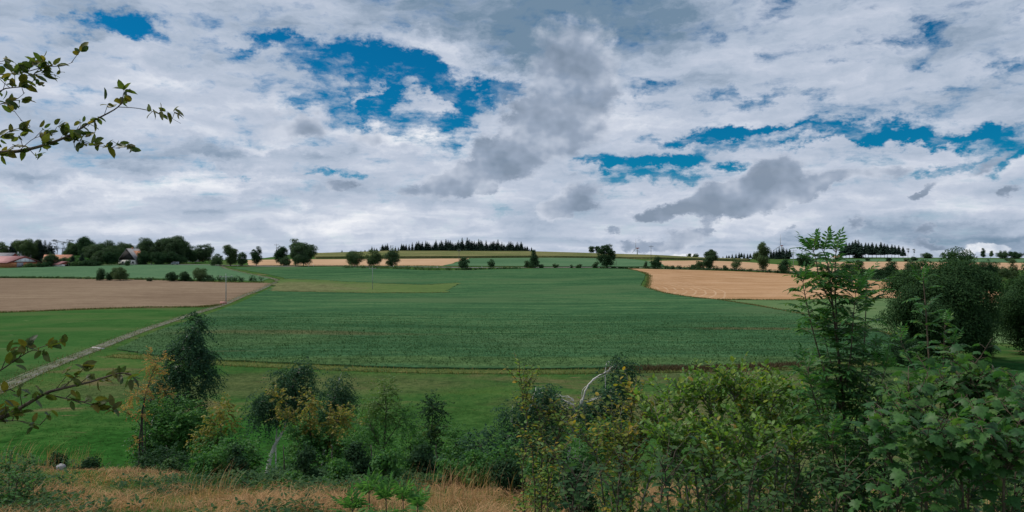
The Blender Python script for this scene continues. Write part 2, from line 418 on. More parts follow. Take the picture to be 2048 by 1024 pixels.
def W(px, py):
    """where the line of sight through photo point (px, py) meets the ground"""
    s = (px - 1024) / F
    z = H(s * _YS, _YS); ray = -(py - 512) / F * _YS
    hit = np.nonzero((z >= ray) & (_YS > 12.5))[0]
    i = hit[0] if len(hit) else len(_YS) - 1
    if i:
        a, b = z[i - 1] - ray[i - 1], z[i] - ray[i]
        f = a / (a - b) if a != b else 0
        Y = _YS[i - 1] + (_YS[i] - _YS[i - 1]) * min(max(f, 0), 1)
    else: Y = _YS[0]
    return np.array([s * Y, Y, float(H(s * Y, Y))])
# shared grid lines
def _axis(a, b, step, ratio):
    out = [a]
    while out[-1] < b: step *= ratio if out[-1] > 24 else 1.0; out.append(out[-1] + step)
    return np.array(out)
_gx = _axis(0, 3000, .6, 1.03); GX = np.concatenate([-_gx[:0:-1], _gx])
GY = np.concatenate([np.arange(-90, 0, 5.0), _axis(0, 3300, .5, 1.024)])
GXX, GYY = np.meshgrid(GX, GY); GZZ = H(GXX, GYY)
def ground_mesh(mat):
    ny, nx = GXX.shape
    v = np.stack([GXX, GYY, GZZ], -1).reshape(-1, 3)
    i = (np.arange(ny - 1)[:, None] * nx + np.arange(nx - 1)[None]).reshape(-1)
    return np_mesh('ground', v, [np.stack([i, i + 1, i + nx + 1, i + nx], -1)], mat, smooth=True)
def inside(poly, X, Y):
    r = np.zeros(np.shape(X), bool)
    x0, y0 = poly[-1]
    for x1, y1 in poly:
        if y0 != y1:
            c = ((y1 > Y) != (y0 > Y)) & (X < (x0 - x1) * (Y - y1) / (y0 - y1) + x1)
            r ^= c
        x0, y0 = x1, y1
    return r
def clip_cell(poly, x0, x1, y0, y1):
    for ax, lim, sg in ((0, x0, 1), (0, x1, -1), (1, y0, 1), (1, y1, -1)):
        out = []
        for k in range(len(poly)):
            a, b = poly[k - 1], poly[k]
            da, db = sg * (a[ax] - lim), sg * (b[ax] - lim)
            if (da >= 0) != (db >= 0):
                f = da / (da - db); out.append((a[0] + (b[0] - a[0]) * f, a[1] + (b[1] - a[1]) * f))
            if db >= 0: out.append(b)
        poly = out
        if len(poly) < 3: return []
    return poly
def bil(ix, iy, x, y):
    u = (x - GX[ix]) / (GX[ix + 1] - GX[ix]); v = (y - GY[iy]) / (GY[iy + 1] - GY[iy])
    return GZZ[iy, ix]*(1-u)*(1-v) + GZZ[iy, ix+1]*u*(1-v) + GZZ[iy+1, ix]*(1-u)*v + GZZ[iy+1, ix+1]*u*v
def photo_outline(pts, sub=10, wob=0.0, seed=0):
    """outline given in photo points -> outline on the ground (world x, y), gently irregular"""
    rg = random.Random(seed); out = []
    for k in range(len(pts)):
        (ax, ay), (bx, by) = pts[k], pts[(k + 1) % len(pts)]
        a, b = W(ax, ay), W(bx, by)
        for q in range(sub):
            f = q / sub
            p = W(ax + (bx - ax) * f, ay + (by - ay) * f)
            j = wob * (1 if q else .3)
            out.append((p[0] + rg.uniform(-j, j), p[1] + rg.uniform(-j, j)))
    return out
def sheet(name, poly, mat, dz, skirt=0.0):
    """a field: the ground grid cut along its outline, lying dz above the ground; skirt > 0: a standing crop with sides"""
    xs = np.array([p[0] for p in poly]); ys = np.array([p[1] for p in poly])
    ix0, ix1 = max(np.searchsorted(GX, xs.min()) - 1, 0), min(np.searchsorted(GX, xs.max()), len(GX) - 1)
    iy0, iy1 = max(np.searchsorted(GY, ys.min()) - 1, 0), min(np.searchsorted(GY, ys.max()), len(GY) - 1)
    ins = inside(poly, GXX[iy0:iy1 + 1, ix0:ix1 + 1], GYY[iy0:iy1 + 1, ix0:ix1 + 1])
    n4 = ins[:-1, :-1].astype(int) + ins[1:, :-1] + ins[:-1, 1:] + ins[1:, 1:]
    part = (n4 > 0) & (n4 < 4)
    for k in range(len(poly)):
        (ax, ay), (bx, by) = poly[k - 1], poly[k]
        m = int(max(2, math.hypot(bx - ax, by - ay) / .5))
        for f in np.linspace(0, 1, min(m, 4000)):
            i = np.searchsorted(GX, ax + (bx - ax) * f) - 1 - ix0; j = np.searchsorted(GY, ay + (by - ay) * f) - 1 - iy0
            if 0 <= j < part.shape[0] and 0 <= i < part.shape[1]: part[j, i] = True
    full = (n4 == 4) & ~part
    V, faces, idx = [], {}, {}
    def vid(x, y, z):
        k = (round(x, 3), round(y, 3))
        if k not in idx: idx[k] = len(V); V.append((x, y, z + dz))
        return idx[k]
    jj, ii = np.nonzero(full)
    for j, i in zip(jj + iy0, ii + ix0):
        faces.setdefault(4, []).append([vid(GX[a], GY[b], GZZ[b, a]) for a, b in ((i, j), (i + 1, j), (i + 1, j + 1), (i, j + 1))])
    jj, ii = np.nonzero(part)
    for j, i in zip(jj + iy0, ii + ix0):
        c = clip_cell(poly, GX[i], GX[i + 1], GY[j], GY[j + 1])
        if len(c) < 3: continue
        f = []
        for x, y in c:
            q = vid(x, y, bil(i, j, x, y))
            if q not in f: f.append(q)
        if len(f) < 3: continue
        ar = sum(V[f[k - 1]][0] * V[f[k]][1] - V[f[k]][0] * V[f[k - 1]][1] for k in range(len(f)))
        if abs(ar) < 1e-4: continue
        if ar < 0: f = f[::-1]
        faces.setdefault(len(f), []).append(f)
    if skirt:
        b0 = len(V); k = len(poly)
        for x, y in poly: z = float(H(x, y)); V.append((x, y, z + dz)); V.append((x, y, z - .1))
        faces.setdefault(4, []).extend([[b0 + 2*i, b0 + 2*((i+1) % k), b0 + 2*((i+1) % k) + 1, b0 + 2*i + 1] for i in range(k)])
    return np_mesh(name, V, [np.array(f) for f in faces.values()], mat, smooth=not skirt)
def ribbon(name, pts, half, mat, dz, across=(-1, -.33, .33, 1), lift=None, sub=3):
    """strip along a ground path (world x, y); u across 0..1, v along in metres"""
    p = np.array(pts, float)
    t = np.arange(len(p)); tt = np.linspace(0, len(p) - 1, (len(p) - 1) * sub + 1)
    def cr(c):
        out = []
        for u in tt:
            i = min(int(u), len(p) - 2); f = u - i
            a, b, d, e = c[max(i - 1, 0)], c[i], c[i + 1], c[min(i + 2, len(p) - 1)]
            out.append(.5 * (2*b + (d - a)*f + (2*a - 5*b + 4*d - e)*f*f + (3*b - a - 3*d + e)*f**3))
        return np.array(out)
    q = np.stack([cr(p[:, 0]), cr(p[:, 1])], 1)
    d = np.gradient(q, axis=0); d = d / np.linalg.norm(d, axis=1, keepdims=True)
    nr = np.stack([d[:, 1], -d[:, 0]], 1)
    L = np.concatenate([[0], np.cumsum(np.linalg.norm(np.diff(q, axis=0), axis=1))])
    ac = np.array(across, float); m = len(ac)
    xy = q[:, None] + nr[:, None] * (ac * half)[None, :, None]
    z = H(xy[..., 0], xy[..., 1]) + dz + (np.array(lift)[None] if lift is not None else 0)
    v = np.concatenate([xy, z[..., None]], -1).reshape(-1, 3)
    i = (np.arange(len(q) - 1)[:, None] * m + np.arange(m - 1)[None]).reshape(-1)
    f = np.stack([i, i + m, i + m + 1, i + 1], -1)
    nz = np.cross(v[f[0, 1]] - v[f[0, 0]], v[f[0, 2]] - v[f[0, 0]])[2]
    if nz < 0: f = f[:, ::-1]
    me = np_mesh(name, v, [f], mat, smooth=True)
    uv = me.uv_layers.new(name='uv'); lv = np.zeros(len(me.loops), np.int32); me.loops.foreach_get('vertex_index', lv)
    uu = np.tile((ac + 1) / 2, len(q)); vv = np.repeat(L, m)
    uv.data.foreach_set('uv', np.stack([uu[lv], vv[lv]], 1).astype(np.float32).ravel())
    return me, q

# ------------------------------------------------------------------ ground materials
def field_mat(name, stops, big=.02, mid=.25, rows=None, row_amt=.25, tuft=2.0, tuft_amt=.35, bump=.6, patches=None, rough=.9, zones=None, swaths=None, tram=None):
    """crop or grass: tone from large patches + mid mottling + streaks along the drilling rows"""
    m, t, out = new_mat(name)
    P = t.n('ShaderNodeNewGeometry').outputs['Position']
    a = t.noise(P, big, 4, .55, .3); b = t.noise(P, mid, 4, .6); c = t.noise(P, tuft, 5, .72)
    f = t.math('ADD', t.math('MULTIPLY', t.math('SUBTRACT', a, .5), 1.1), .5)
    f = t.math('ADD', f, t.math('MULTIPLY', t.math('SUBTRACT', b, .5), .7))
    f = t.math('ADD', f, t.math('MULTIPLY', t.math('SUBTRACT', c, .5), tuft_amt * 3.6))
    if rows:
        ang, sx, sy = rows
        mp = t.n('ShaderNodeMapping'); mp.inputs['Rotation'].default_value = (0, 0, R(ang)); mp.inputs['Scale'].default_value = (sx, sy, 1)
        t.link(P, mp.inputs[0])
        r = t.noise(mp.outputs[0], 1.0, 4, .65)
        f = t.math('ADD', f, t.math('MULTIPLY', t.math('SUBTRACT', r, .5), row_amt * 3))
    col = t.ramp(f, stops)
    if tram:      # pairs of wheel tracks left by the sprayer, curving with the land
        q = t.n('ShaderNodeSeparateXYZ'); t.link(P, q.inputs[0])
        yy = t.math('ADD', q.outputs[1], t.math('MULTIPLY', t.math('SINE', t.math('MULTIPLY', q.outputs[0], .011)), 7.0))
        yy = t.math('ADD', yy, t.math('MULTIPLY', q.outputs[0], .06))
        ph = t.math('ABSOLUTE', t.math('SUBTRACT', t.math('ABSOLUTE', t.math('SUBTRACT', t.math('FRACT', t.math('MULTIPLY', yy, 1 / 21.0)), .5)), .045))
        g = t.math('MULTIPLY', t.mapr(ph, .006, .022, 1, 0), t.mapr(b, .35, .65, .2, .75))
        col = t.mix(g, col, tram)
    for nm, sc_, lo, hi, cc, st in (patches or []):
        v = t.scale(P, st)
        g = t.mapr(t.noise(v, sc_, 5, .6, .4), lo, hi)
        col = t.mix(g, col, cc)
    for cx, cy, r0, r1, gap, amt, cc in (swaths or []):      # straw rows the harvester laid on its turn
        dd = t.vmath('LENGTH', t.vmath('MULTIPLY', t.vmath('SUBTRACT', P, (cx, cy, 0)), (1, .55, 0)))
        dd = t.math('ADD', dd, t.math('MULTIPLY', t.math('SUBTRACT', t.noise(P, .05, 3), .5), 3.0))
        wv = t.math('SINE', t.math('MULTIPLY', dd, 2 * PI / gap))
        g = t.math('MULTIPLY', t.mapr(wv, .72, 1.0), t.math('MULTIPLY', t.mapr(dd, r0, r0 + 3), t.mapr(dd, r1, r1 + 6, 1, 0)))
        g = t.math('MULTIPLY', g, t.mapr(t.noise(P, .12, 4), .35, .6, .25, 1))
        col = t.mix(t.math('MULTIPLY', g, amt), col, cc)
    for x, y, rx, ry, amt, cc in (zones or []):       # growth that differs by place: lusher or drier ground
        w = t.vmath('ADD', P, t.scale(t.vmath('SUBTRACT', t.noise(P, .06, 4, .6, color=True), (.5, .5, .5)), (rx * 1.4, ry * 1.4, 0)))
        dd = t.vmath('LENGTH', t.vmath('MULTIPLY', t.vmath('SUBTRACT', w, (x, y, 0)), (1 / rx, 1 / ry, 0)))
        g = t.mapr(t.math('ADD', dd, t.math('MULTIPLY', t.math('SUBTRACT', b, .5), .9)), 1.15, .45, 0, amt)
        kk = t.math('ADD', t.mapr(c, .3, .7, .45, 1.35, 'LINEAR'), t.mapr(b, .35, .65, -.2, .3, 'LINEAR'))
        col = t.mix(g, col, t.mix(1.0, t.comb(kk, kk, kk), cc, 'MULTIPLY'))
    bs = t.n('ShaderNodeBsdfPrincipled'); t.link(col, bs.inputs['Base Color']); bs.inputs['Roughness'].default_value = rough
    bs.inputs['Specular IOR Level'].default_value = 0.0
    if bump:
        bn = t.n('ShaderNodeBump'); bn.inputs['Strength'].default_value = bump; bn.inputs['Distance'].default_value = .35
        hgt = t.math('ADD', c, t.math('MULTIPLY', b, 1.2))
        if rows: hgt = t.math('ADD', hgt, t.math('MULTIPLY', r, 1.2))
        t.link(hgt, bn.inputs['Height']); t.link(bn.outputs[0], bs.inputs['Normal'])
    t.link(bs.outputs[0], out.inputs[0])
    return m

pasture = field_mat('pasture', [(.10, (0.022, 0.064, 0.017)), (.40, (0.034, 0.088, 0.022)), (.65, (0.056, 0.109, 0.028)), (.9, (0.091, 0.122, 0.040))], big=.035, mid=.35, tuft=1.6,
    patches=[('dry', .07, .52, .72, (.125, .105, .052), (1, 1.8, 1)), ('moss', .11, .55, .70, (.050, .100, .024), (.7, 2.2, 1)), ('bare', .5, .62, .72, (.16, .12, .065), (.6, 1.6, 1))],
    zones=[(-24, 52, 24, 17, .95, (.022, .082, .015)), (-4, 62, 12, 9, .6, (.028, .078, .018)), (6, 54, 14, 7, .6, (.026, .076, .018)), (-28, 80, 26, 8, .5, (.095, .092, .045)), (12, 68, 14, 8, .7, (.115, .098, .050)), (40, 84, 40, 8, .5, (.070, .078, .040)), (62, 92, 26, 14, .8, (.015, .066, .020))])
tag(link('ground', ground_mesh(pasture)), kind='structure')
FIELDS = {}
def field(name, pts, mat, dz, **k):
    poly = photo_outline(pts, k.pop('sub', 10), k.pop('wob', .25), seed=len(FIELDS))
    FIELDS[name] = poly
    return tag(link(name, sheet(name, poly, mat, dz, **k)), kind='structure')

crop_m = field_mat('crop_green', [(.05, (0.024, 0.066, 0.031)), (.42, (0.040, 0.100, 0.044)), (.7, (0.058, 0.127, 0.054)), (.95, (0.090, 0.149, 0.066))], big=.012, mid=.16, rows=(-4, .02, .55), row_amt=.7, tuft=1.1, tuft_amt=.5, bump=.9, tram=(.024, .050, .024),
    patches=[('bare', .055, .66, .80, (.110, .090, .050), (.35, 2.2, 1)), ('pale', .018, .50, .68, (.070, .122, .056), (.6, 1.6, 1)), ('lush', .024, .56, .70, (.030, .080, .036), (.5, 1.8, 1))],
    zones=[(-40, 140, 24, 5, .5, (.120, .088, .045)), (52, 150, 17, 3.4, .6, (.105, .080, .042)), (78, 162, 18, 4, .55, (.105, .080, .042)), (-60, 125, 40, 16, .5, (.075, .125, .050)), (0, 97, 120, 6, .6, (.080, .130, .045))])
crop_far_m = field_mat('crop_pale_green', [(.1, (.050, .108, .055)), (.5, (.072, .142, .074)), (.9, (.105, .170, .090))], big=.01, mid=.1, rows=(8, .015, .3), row_amt=.3, tuft=.8, bump=.6)
light_m = field_mat('grass_ley', [(.1, (.055, .105, .045)), (.5, (.085, .145, .060)), (.9, (.120, .165, .075))], big=.02, mid=.2, rows=(-8, .03, .4), tuft=1.2, bump=.5)
bright_m = field_mat('young_grass', [(.05, (0.024, 0.067, 0.018)), (.45, (0.034, 0.095, 0.025)), (.9, (0.063, 0.118, 0.036))], big=.03, mid=.2, rows=(10, .04, .3), row_amt=.2, tuft=1.4, bump=.6,
    patches=[('cut', .20, .665, .72, (.20, .235, .115), (.8, 1.6, 1)), ('tone', .06, .45, .65, (.060, .105, .034), (.6, 1.5, 1))], zones=[(-50, 92, 16, 16, .6, (.040, .072, .026))])
patch_m = field_mat('mown_patch', [(.1, (0.057, 0.092, 0.037)), (.5, (0.081, 0.132, 0.042)), (.9, (0.114, 0.145, 0.055))], big=.03, mid=.25, rows=(4, .05, .5), tuft=1.2, bump=.4,
    zones=[(-92, 290, 44, 34, .8, (.135, .135, .068))])
soil_m = field_mat('stubble_brown', [(.05, (0.132, 0.094, 0.064)), (.5, (0.188, 0.136, 0.094)), (.95, (0.248, 0.188, 0.129))], big=.012, mid=.25, rows=(-3, .012, .5), row_amt=.6, tuft=1.6, bump=.7)
_sw = W(1228, 575)
straw_m = field_mat('stubble_gold', [(.05, (0.271, 0.156, 0.080)), (.5, (0.355, 0.215, 0.117)), (.95, (0.442, 0.284, 0.174))], big=.012, mid=.14, rows=(-3, .006, .22), row_amt=.7, tuft=1.2, bump=.5, tuft_amt=.2, tram=(.33, .225, .130), swaths=[(_sw[0], _sw[1], 14, 36, 3.1, .38, (.58, .44, .31))])
straw2_m = field_mat('stubble_pale', [(.05, (0.315, 0.198, 0.116)), (.5, (0.414, 0.270, 0.166)), (.95, (0.498, 0.346, 0.230))], big=.01, mid=.1, rows=(4, .006, .2), row_amt=.4, tuft=1.0, bump=.4, tuft_amt=.2)
maize_m = field_mat('maize', [(.1, (.050, .085, .028)), (.45, (.125, .135, .055)), (.9, (.215, .190, .090))], big=.02, mid=.25, rows=(0, .1, 1.0), row_amt=.4, tuft=1.2, tuft_amt=.5, bump=.9)

field('meadow_grass', [(-500, 634), (0, 626.5), (200, 619), (400, 615.5), (434, 613), (380, 632), (295, 655), (190, 693), (90, 733), (0, 772), (-200, 860), (-500, 900)], bright_m, .03)
field('ploughed_field', [(-500, 556.5), (0, 556.5), (200, 558), (350, 561), (525, 566), (546, 566), (500, 589), (468, 603), (438, 611), (400, 614), (200, 617.5), (0, 625), (-500, 634)], soil_m, .04)
field('crop_field_village', [(-500, 538), (0, 537), (120, 533), (300, 529), (438, 529.5), (444, 536), (498, 548), (538, 557), (524, 562.5), (350, 558), (200, 555), (0, 554), (-500, 554)], crop_far_m, .10)
field('crop_field', [(462, 536), (520, 546), (568, 556), (570, 564), (545, 575), (482, 605), (405, 634), (312, 664), (232, 699), (300, 711), (440, 722), (620, 730), (800, 737), (1024, 740), (1200, 738), (1400, 735), (1620, 729), (1800, 717), (1785, 673), (1610, 630), (1440, 601), (1400, 598), (1330, 588), (1296, 577), (1280, 572), (1288, 560), (1290, 550), (1276, 543), (1250, 538), (1100, 537), (950, 540), (860, 541.5), (700, 534.5), (520, 534)], crop_m, .22, skirt=1)
field('mown_patch', [(560, 559), (640, 561.5), (745, 567.5), (850, 571), (918, 567), (893, 586), (740, 587), (550, 583.5), (535, 582)], patch_m, .28, wob=1.6)
field('stubble_field', [(1256, 537), (1300, 538.2), (1400, 540.5), (1540, 545), (1640, 553), (1790, 565), (1960, 580), (2048, 590), (2300, 606), (2300, 625), (2048, 610), (1960, 604), (1780, 596), (1640, 598.5), (1500, 599.5), (1430, 599), (1380, 594), (1325, 585), (1293, 576), (1298, 564), (1299, 552), (1288, 545)], straw_m, .06)
field('grass_ley', [(1440, 600.5), (1500, 600.5), (1640, 599.5), (1780, 597), (2048, 611), (2300, 626), (2300, 700), (2048, 690), (1800, 673), (1612, 629)], light_m, .08)
field('stubble_far', [(496, 520.5), (560, 519), (700, 518.3), (938, 517), (886, 532), (700, 531.5), (500, 531)], straw2_m, .06, wob=1)
field('crop_far', [(888, 532.5), (942, 517.3), (1100, 516), (1250, 517.5), (1290, 522), (1312, 523), (1330, 533.5), (1250, 534), (1100, 533.5)], crop_far_m, .3, wob=1)
field('stubble_beyond_hedge', [(1292, 521.5), (1400, 521), (1480, 523.5), (1600, 532), (1710, 540), (1705, 546), (1600, 543), (1500, 540), (1400, 535.5), (1342, 534)], straw2_m, .06, wob=1)
field('stubble_hillside', [(1622, 524.5), (1700, 523.5), (1800, 523.5), (2048, 526), (2300, 528), (2300, 546), (2048, 541), (1960, 535), (1800, 540), (1720, 538), (1640, 530)], straw2_m, .06, wob=1)
field('maize_field', [(628, 509.5), (780, 504.5), (1060, 505.5), (1300, 512.5), (1420, 518.5), (1500, 521.5), (1490, 522.5), (1400, 520.5), (1300, 518.5), (1060, 515.2), (940, 516.2), (780, 517.2), (632, 517.5)], maize_m, 1.9, wob=1, skirt=1)
field('grass_hilltop', [(1560, 521), (1640, 520), (1800, 517), (2048, 518), (2300, 519), (2300, 527), (2048, 525), (1800, 522.7), (1640, 523.5)], crop_far_m, .1, wob=1)

# farm track: two gravel ruts with a grass strip between
def track_mat():
    m, t, out = new_mat('farm_track')
    uv = t.n('ShaderNodeUVMap').outputs[0]; sp = t.n('ShaderNodeSeparateXYZ'); t.link(uv, sp.inputs[0])
    P = t.n('ShaderNodeNewGeometry').outputs['Position']
    n = t.noise(P, .8, 4, .6); n2 = t.noise(P, 6, 3, .6)
    u = t.math('ADD', sp.outputs[0], t.math('MULTIPLY', t.math('SUBTRACT', n, .5), .05))
    d = t.math('ABSOLUTE', t.math('SUBTRACT', t.math('ABSOLUTE', t.math('SUBTRACT', u, .5)), .235))
    rut = t.mapr(d, .025, .075, 1, 0)
    gravel = t.ramp(n2, [(.3, (.072, .065, .057)), (.7, (.155, .142, .126))])
    grass = t.ramp(t.noise(P, 1.2, 4), [(.35, (.035, .062, .020)), (.65, (.095, .092, .042))])
    b = t.n('ShaderNodeBsdfPrincipled'); t.link(t.mix(rut, grass, gravel), b.inputs['Base Color']); b.inputs['Roughness'].default_value = .9
    t.link(b.outputs[0], out.inputs[0]); return m
TR = [(-260, 905), (-120, 835), (0, 778), (95, 735), (195, 696), (300, 656), (395, 625), (450, 607.5), (500, 586.5), (540, 569.5), (556, 562.5), (543, 556.5), (500, 548.5), (468, 541), (446, 534), (444, 531)]
tr_xy = [W(*p)[:2] for p in TR]
me, TRQ = ribbon('farm_track', tr_xy, 1.2, track_mat(), .07, across=(-1, -.62, -.30, 0, .30, .62, 1), lift=(-.02, -.05, .0, .04, 0, -.05, -.02), sub=8)
tag(link('farm_track', me), kind='structure')
asphalt = surf('asphalt', [(0, (.10, .10, .105)), (1, (.17, .17, .175))], .6, .85)
rd = [W(p, q)[:2] for p, q in ((-200, 532), (100, 531), (250, 529.5), (340, 529.3), (420, 530), (446, 531), (520, 532.4), (600, 532.6), (700, 532.6), (800, 533.6), (900, 535.2), (1000, 535.4), (1100, 535.2), (1250, 535.8), (1400, 538), (1540, 542.5), (1640, 549), (1790, 561))]
verge_m = field_mat('verge', [(.1, (.050, .070, .028)), (.5, (.105, .100, .048)), (.9, (.185, .150, .080))], big=.06, mid=.4, tuft=1.5, bump=.6)
me, _ = ribbon('road_verge', rd, 5.0, verge_m, .10, across=(-1, -.5, 0, .5, 1)); tag(link('road_verge', me), kind='structure')
me, RDQ = ribbon('road', rd, 2.4, asphalt, .16, across=(-1, 0, 1)); tag(link('road', me), kind='structure')
# rough margin between crop and pasture
mg = [W(p, q)[:2] for p, q in ((230, 712), (330, 718), (440, 727), (620, 735), (800, 742), (1024, 745), (1200, 744), (1400, 741), (1620, 735), (1760, 727))]
marg_m = field_mat('crop_margin', [(.1, (.045, .080, .026)), (.5, (.090, .115, .036)), (.9, (.165, .150, .055))], big=.05, mid=.5, rows=(0, .2, 1.5), tuft=2, bump=.7)
me, MGQ = ribbon('field_margin', mg, 1.3, marg_m, .10, across=(-1, -.4, .4, 1), lift=(-.05, .12, .12, -.05)); tag(link('field_margin', me), kind='structure')
# ------------------------------------------------------------------ plant building blocks
def rs(seed): return np.random.RandomState(seed)
def tri_fan(n): return [[0, i, i + 1] for i in range(1, n - 1)]
# leaf templates: (side, along, up) vertices for a leaf of length 1; faces grouped by size
def _t(v, *f): return np.array(v, float), [np.array(x) for x in f]
LEAF = {
 'flake': _t([(0, 0, 0), (.30, .45, .10), (0, 1, 0), (-.30, .50, .10)], [[0, 1, 2], [0, 2, 3]]),
 'round': _t([(0, 0, 0), (.30, .22, .06), (.34, .60, .06), (0, 1, -.04), (-.34, .60, .06), (-.30, .22, .06)], [[0, 1, 2, 3], [0, 3, 4, 5]]),
 'lance': _t([(0, 0, 0), (.15, .28, .05), (.15, .62, .03), (0, 1, -.10), (-.15, .62, .03), (-.15, .28, .05), (0, .3, 0), (0, .65, -.02)],
             [[1, 2, 7, 6], [4, 5, 6, 7]], [[0, 1, 6], [2, 3, 7], [3, 4, 7], [5, 0, 6]]),
 'oval': _t([(0, 0, 0), (.22, .18, .05), (.29, .46, .06), (.19, .78, .02), (0, 1, -.10), (-.19, .78, .02), (-.29, .46, .06), (-.22, .18, .05), (0, .2, 0), (0, .48, .01), (0, .78, -.03)],
             [[1, 2, 9, 8], [2, 3, 10, 9], [6, 7, 8, 9], [5, 6, 9, 10]], [[0, 1, 8], [3, 4, 10], [4, 5, 10], [7, 0, 8]]),
}
_mo = [(.10, -.06), (.30, -.10), (.26, .08), (.58, .12), (.46, .30), (.52, .44), (.28, .46), (.26, .70), (.14, .74), (0, 1.0)]
_mo = [(0.0, 0.0)] + _mo + [(-x, y) for x, y in _mo[-2::-1]]
LEAF['maple'] = _t([(0, .32, .03)] + [(x, y, -.30 * (x * x + (y - .3) ** 2) - .10 * abs(x)) for x, y in _mo], [[0, i, i % len(_mo) + 1] for i in range(1, len(_mo) + 1)])

def leaves_np(P, D, N, S, kind, W=1.0):
    tv, tf = LEAF[kind]
    D = nrm(D); side = np.cross(D, N); ln = np.linalg.norm(side, axis=1, keepdims=True)
    side = np.where(ln < 1e-4, np.array([[1., 0, 0]]), side / np.maximum(ln, 1e-6)); up = np.cross(side, D)
    S = np.asarray(S, float).reshape(-1, 1, 1)
    v = P[:, None] + S * (tv[None, :, 0:1] * W * side[:, None] + tv[None, :, 1:2] * D[:, None] + tv[None, :, 2:3] * up[:, None])
    k = len(tv); off = (np.arange(len(P)) * k)[:, None, None]
    return v.reshape(-1, 3), [(f[None] + off).reshape(-1, f.shape[1]) for f in tf]
class Leaves:
    """collects leaves of several kinds into one foliage mesh"""
    def __init__(s): s.v = []; s.f = []; s.n = 0
    def add(s, P, D, N, S, kind, W=1.0):
        if len(P) == 0: return
        v, fs = leaves_np(np.asarray(P, float), np.asarray(D, float), np.asarray(N, float), S, kind, W)
        s.v.append(v); s.f += [f + s.n for f in fs]; s.n += len(v)
    def raw(s, v, fs):
        s.v.append(v); s.f += [f + s.n for f in fs]; s.n += len(v)
    def build(s, name, mat, parent=None):
        by = {}
        for f in s.f: by.setdefault(f.shape[1], []).append(f)
        return link(name, np_mesh(name, np.vstack(s.v), [np.vstack(x) for x in by.values()], mat), parent)
def rdir(rg, n): return nrm(rg.normal(size=(n, 3)))
def bend(rg, a, b, sag=0.0, wob=.06, n=6):
    """polyline a->b with a little wander; sag > 0 lifts the middle (limbs leave the trunk steeply, then arch over)"""
    a = np.asarray(a, float); b = np.asarray(b, float); t = np.linspace(0, 1, n)[:, None]; L = np.linalg.norm(b - a)
    p = a + (b - a) * t + np.array([0, 0, 1.0]) * sag * L * (4 * t * (1 - t))
    w = rg.normal(size=(n, 3)) * wob * L; w[0] = 0; w[-1] = 0
    return p + w * (4 * t * (1 - t))
def smooth_path(pts, sub=4):
    c = np.asarray(pts, float); out = []
    for i in range(len(c) - 1):
        a, b, d, e = c[max(i - 1, 0)], c[i], c[i + 1], c[min(i + 2, len(c) - 1)]
        for q in range(sub):
            f = q / sub
            out.append(.5 * (2*b + (d - a)*f + (2*a - 5*b + 4*d - e)*f*f + (3*b - a - 3*d + e)*f**3))
    out.append(c[-1]); return np.array(out)
def px3(px, py, Y): return np.array([(px - 1024) / F * Y, Y, -(py - 512) / F * Y])

# bark and foliage materials
bark_dark = surf('bark_dark', [(.2, (.030, .026, .022)), (.8, (.080, .068, .055))], 6, .85, bump=.5)
bark_brown = surf('bark_brown', [(.2, (.055, .040, .028)), (.8, (.120, .088, .060))], 8, .8, bump=.4)
bark_grey = surf('bark_grey', [(.2, (.090, .085, .075)), (.8, (.200, .185, .160))], 8, .8, bump=.4)
def _birch():
    m, t, out = new_mat('bark_birch')
    P = t.n('ShaderNodeTexCoord').outputs['Object']
    n = t.noise(t.scale(P, (2.5, 2.5, 9)), 1.6, 4, .65, .3); n2 = t.noise(P, 5, 3)
    c = t.ramp(n2, [(.3, (.38, .37, .345)), (.7, (.60, .585, .555))])
    c = t.mix(t.mapr(n, .58, .66), c, (.035, .032, .030))
    b = t.n('ShaderNodeBsdfPrincipled'); t.link(c, b.inputs['Base Color']); b.inputs['Roughness'].default_value = .7
    t.link(b.outputs[0], out.inputs[0]); return m
bark_birch = _birch()
def LM(name, cols, **k):
    n = len(cols); return leaf_mat(name, [(i / max(n - 1, 1), c) for i, c in enumerate(cols)], **k)
lf_oak = LM('leaf_oak', [(.026, .056, .028), (.042, .082, .036), (.058, .104, .044), (.034, .070, .034)], trans=.25, rough=.65, spec=.12)
lf_oak2 = LM('leaf_ash', [(.036, .070, .032), (.058, .100, .040), (.082, .126, .048), (.050, .090, .038)], trans=.25, rough=.65, spec=.12)
lf_dark = LM('leaf_alder', [(0.014, 0.039, 0.020), (0.022, 0.056, 0.025), (0.036, 0.077, 0.032), (0.017, 0.046, 0.023)], trans=.25, rough=.7, spec=.06)
lf_great = LM('leaf_great', [(.018, .048, .021), (.030, .070, .027), (.050, .098, .036), (.023, .058, .024)], trans=.28, rough=.7, spec=.05)
lf_needle = LM('needles', [(.014, .034, .026), (.022, .046, .032), (.030, .056, .038)], trans=.08, rough=.8, spec=.1)
lf_pineneedle = LM('needles_pine', [(.024, .046, .032), (.036, .062, .042), (.048, .074, .048)], trans=.08, rough=.8, spec=.1)
lf_birch = LM('leaf_birch', [(0.018, 0.054, 0.035), (0.030, 0.076, 0.043), (0.048, 0.102, 0.051), (0.024, 0.065, 0.039)], trans=.3, rough=.65, spec=.08)
lf_yellow = LM('leaf_turning', [(.17, .17, .030), (.26, .21, .045), (.10, .14, .030), (.28, .18, .050), (.075, .12, .03), (.16, .18, .040)], trans=.35, rough=.55, spec=.2)
lf_orange = LM('leaf_orange', [(.36, .19, .075), (.30, .19, .060), (.20, .16, .040), (.38, .22, .10)], trans=.32, rough=.6, spec=.08)
lf_fresh = LM('leaf_fresh', [(.045, .105, .024), (.070, .140, .032), (.110, .175, .040), (.055, .120, .028)], trans=.35, rough=.5, spec=.25)
